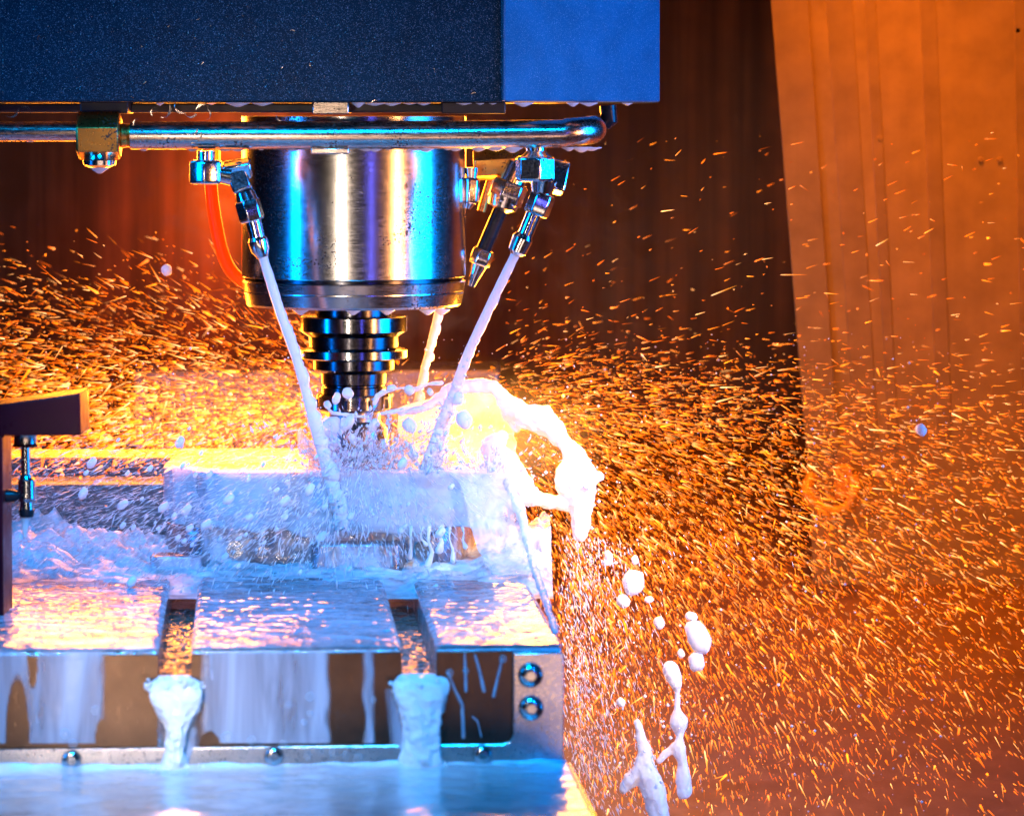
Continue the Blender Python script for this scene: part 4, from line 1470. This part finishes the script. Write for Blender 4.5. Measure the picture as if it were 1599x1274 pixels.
def big_glowdrops(xs, ys, label, group, Ls):
    dirs = glowdrop_dir(xs, ys)
    for x, y, u, L in zip(xs, ys, dirs, Ls):
        o = bpy.data.objects.new('spark', random.choice(glowdrop_meshes))
        o.location = P(float(x), float(y), random.uniform(60, 520))
        o.rotation_euler = Vector(u).to_track_quat('X', 'Z').to_euler()
        thick = random.uniform(.9, 1.6)
        o.scale = (float(L) * S, thick / .075 * S, thick / .075 * S)
        col.objects.link(o)
        tag(o, label, 'spark', group)


x, y = sample(170, dens_right, 820, 1590, 200, 1270)
big_glowdrops(x, y, 'long orange-lit coolant spark flying right of the table', 'largest sparks on the right', rng.uniform(20, 46, 170))
x, y = sample(130, dens_left, 5, 370, 280, 660)
big_glowdrops(x, y, 'long orange-lit coolant spark flying left of the spindle', 'largest sparks on the left', rng.uniform(18, 40, 130))

# ------------------------------------------------------------------ fine coolant spray
n_ = 5600
x = 760 * rng.beta(1.15, 1.7, n_)
y = rng.normal(800, 75, n_)
ok = (y > 660) & (y < 1000) & ((y < 930) | (rng.random(n_) < .3))
x, y = x[ok], y[ok]
n_ = len(x)
ang = np.arctan2(y - 640, x - 575) + rng.normal(0, .25, n_)
ln = rng.gamma(3, 2.2, n_) * S
e = np.stack([np.cos(ang) * ln, rng.normal(0, .3, n_) * ln, -np.sin(ang) * ln], -1)
speck_cloud('coolant_spray', PV(x, y, rng.uniform(-480, -200, n_)), rng.choice([.7, .9, 1.3], n_, p=[.5, .35, .15]) * S, M['milk'], e, 'fine pinkish coolant spray streaking in front of the workpiece')
n_ = 1800
x = rng.uniform(0, 1500, n_)
y = rng.uniform(300, 1270, n_)
ok = ((x > 860) & (y > 560)) | ((y > 520) & (y < 760))
x, y = x[ok], y[ok]
n_ = len(x)
speck_cloud('coolant_spray', PV(x, y, rng.uniform(-150, 500, n_)), rng.choice([.9, 1.3, 2, 3], n_, p=[.45, .3, .17, .08]) * S, M['milk'], None, 'scattered tiny white coolant droplets in the air')
n_ = 2200
x = 872 + rng.gamma(2, 30, n_)
y = rng.uniform(840, 1274, n_)
ang = rng.normal(1.35, .2, n_)
ln = rng.gamma(3, 1.5, n_) * S
e = np.stack([np.cos(ang) * ln, 0 * ln, -np.sin(ang) * ln], -1)
speck_cloud('coolant_spray', PV(x, y, rng.uniform(-300, 300, n_)), rng.choice([.6, .9, 1.3], n_, p=[.5, .35, .15]) * S, M['milk'], e, 'fine bluish coolant spray falling beside the table end')

# ------------------------------------------------------------------ coolant mist, also standing in for lens bloom around the cutter


def mist(name, c, r, density, label, seed):
    m_ = bpy.data.materials.new(name)
    m_.use_nodes = True
    nt = m_.node_tree
    nt.nodes.clear()
    out = N(nt, 'ShaderNodeOutputMaterial')
    v = N(nt, 'ShaderNodeVolumeScatter')
    v.inputs['Color'].default_value = (1, 1, 1, 1)
    v.inputs['Anisotropy'].default_value = 0.2
    vec = coords(nt, (1 / (r[0] * S), 1 / (r[1] * S), 1 / (r[2] * S)))
    ln = N(nt, 'ShaderNodeVectorMath', operation='LENGTH')
    nt.links.new(vec, ln.inputs[0])
    soft = ramp(nt, ln.outputs['Value'], [(0.0, 1.0), (0.35, 0.62), (0.7, 0.16), (0.93, 0.0)])
    nn_ = noise_tex(nt, coords(nt), 22, 3, 0.6)
    ml = N(nt, 'ShaderNodeMath', operation='MULTIPLY')
    nt.links.new(soft, ml.inputs[0])
    nt.links.new(ramp(nt, nn_, [(0.3, 0.15), (0.7, 1.0)]), ml.inputs[1])
    m2 = N(nt, 'ShaderNodeMath', operation='MULTIPLY')
    nt.links.new(ml.outputs[0], m2.inputs[0])
    m2.inputs[1].default_value = density
    nt.links.new(m2.outputs[0], v.inputs['Density'])
    nt.links.new(v.outputs[0], out.inputs['Volume'])
    mb = MB().ball((0, 0, 0), 1, 40, 24)
    mb.v = [W(c[0] + r[0] * q.x, c[1] + r[1] * q.y, c[2] - r[2] * q.z) for q in [p * (1 + .22 * noise.noise(p * 1.6 + Vector((seed, 0, 0)))) for p in mb.v]]
    o = mb.build(name, m_, smooth=True, angle=180)
    tag(o, kind='stuff')
    o['label'] = label


mist('mist', (-300, 240, 525), (520, 330, 160), 0.55, 'glowing mist of coolant and bloom around the cutter', 1)
mist('mist', (-20, 130, 530), (210, 200, 120), 2.8, 'brightest mist and bloom just right of the cutter', 5)
mist('mist', (-400, -330, 620), (430, 170, 110), 0.7, 'bluish mist in front of the workpiece', 9)

mist('mist', (480, 620, 640), (640, 480, 330), 0.035, 'thin added haze glowing amber over the chip tray', 13)  # haze volume added to spread an amber glow
# frayed droplets along the jets and where they land
for path, n_ in (([(436, 480, -250), (468, 570, -235), (495, 670, -215), (520, 760, -200)], 260), ([(770, 470, -200), (733, 550, -150), (700, 640, -120), (668, 722, -120)], 260)):
    q = np.array(path, float)
    t = rng.random(n_) ** .6 * (len(q) - 1)
    i0 = np.minimum(t.astype(int), len(q) - 2)
    p = q[i0] + (q[i0 + 1] - q[i0]) * (t - i0)[:, None]
    off = rng.normal(0, 1, n_) * (4 + 9 * t / 3)
    speck_cloud('coolant_spray', PV(p[:, 0] + off, p[:, 1] + rng.normal(0, 6, n_), p[:, 2] + rng.normal(0, 8, n_)), rng.choice([.7, 1.1, 1.7, 2.6], n_, p=[.4, .35, .18, .07]) * S, M['milk'], None, 'droplets fraying off a coolant jet')
n_ = 900
cx = rng.choice([525, 665, 760, 600], n_, p=[.35, .3, .2, .15])
ang = rng.uniform(.1, math.pi - .1, n_)
rr = rng.gamma(2, 16, n_)
ln = rng.gamma(2, 1.6, n_) * S
e = np.stack([np.cos(ang) * ln, 0 * ln, np.sin(ang) * ln], -1)
speck_cloud('coolant_spray', PV(cx + np.cos(ang) * rr * 1.5, 738 - np.sin(ang) * rr * .8, rng.uniform(-230, -90, n_)), rng.choice([.7, 1.1, 1.8, 3], n_, p=[.4, .35, .18, .07]) * S, M['milk'], e, 'spray bursting up where the jets land')

n_ = 1500
x = rng.normal(570, 85, n_)
y = rng.normal(708, 30, n_)
d_ = rng.uniform(-180, -70, n_)
ok = (y < 745) & (y > 630)
x, y, d_ = x[ok], y[ok], d_[ok]
n_ = len(x)
ang = np.arctan2(y - 730, x - 560) + rng.normal(0, .4, n_)
ln = rng.gamma(2, 1.5, n_) * S
e = np.stack([np.cos(ang) * ln, 0 * ln, -np.sin(ang) * ln], -1)
speck_cloud('coolant_spray', PV(x, y, d_), rng.choice([.6, 1.0, 1.7, 3.2], n_, p=[.42, .34, .18, .06]) * S, M['milk'], e, 'spray boiling around the cutter tip')
# loose droplets round the flung splash and the falling tails
n_ = 420
k_ = rng.integers(0, 6, n_)
c_ = np.array([[860, 660], [915, 760], [830, 770], [1010, 1190], [1062, 1110], [960, 880]])[k_]
speck_cloud('coolant_spray', PV(c_[:, 0] + rng.normal(0, 26, n_), c_[:, 1] + rng.normal(0, 34, n_), rng.uniform(-90, 20, n_)), rng.choice([.8, 1.3, 2.2, 3.6], n_, p=[.4, .33, .2, .07]) * S, M['milk'], None, 'loose droplets round the flung splash')
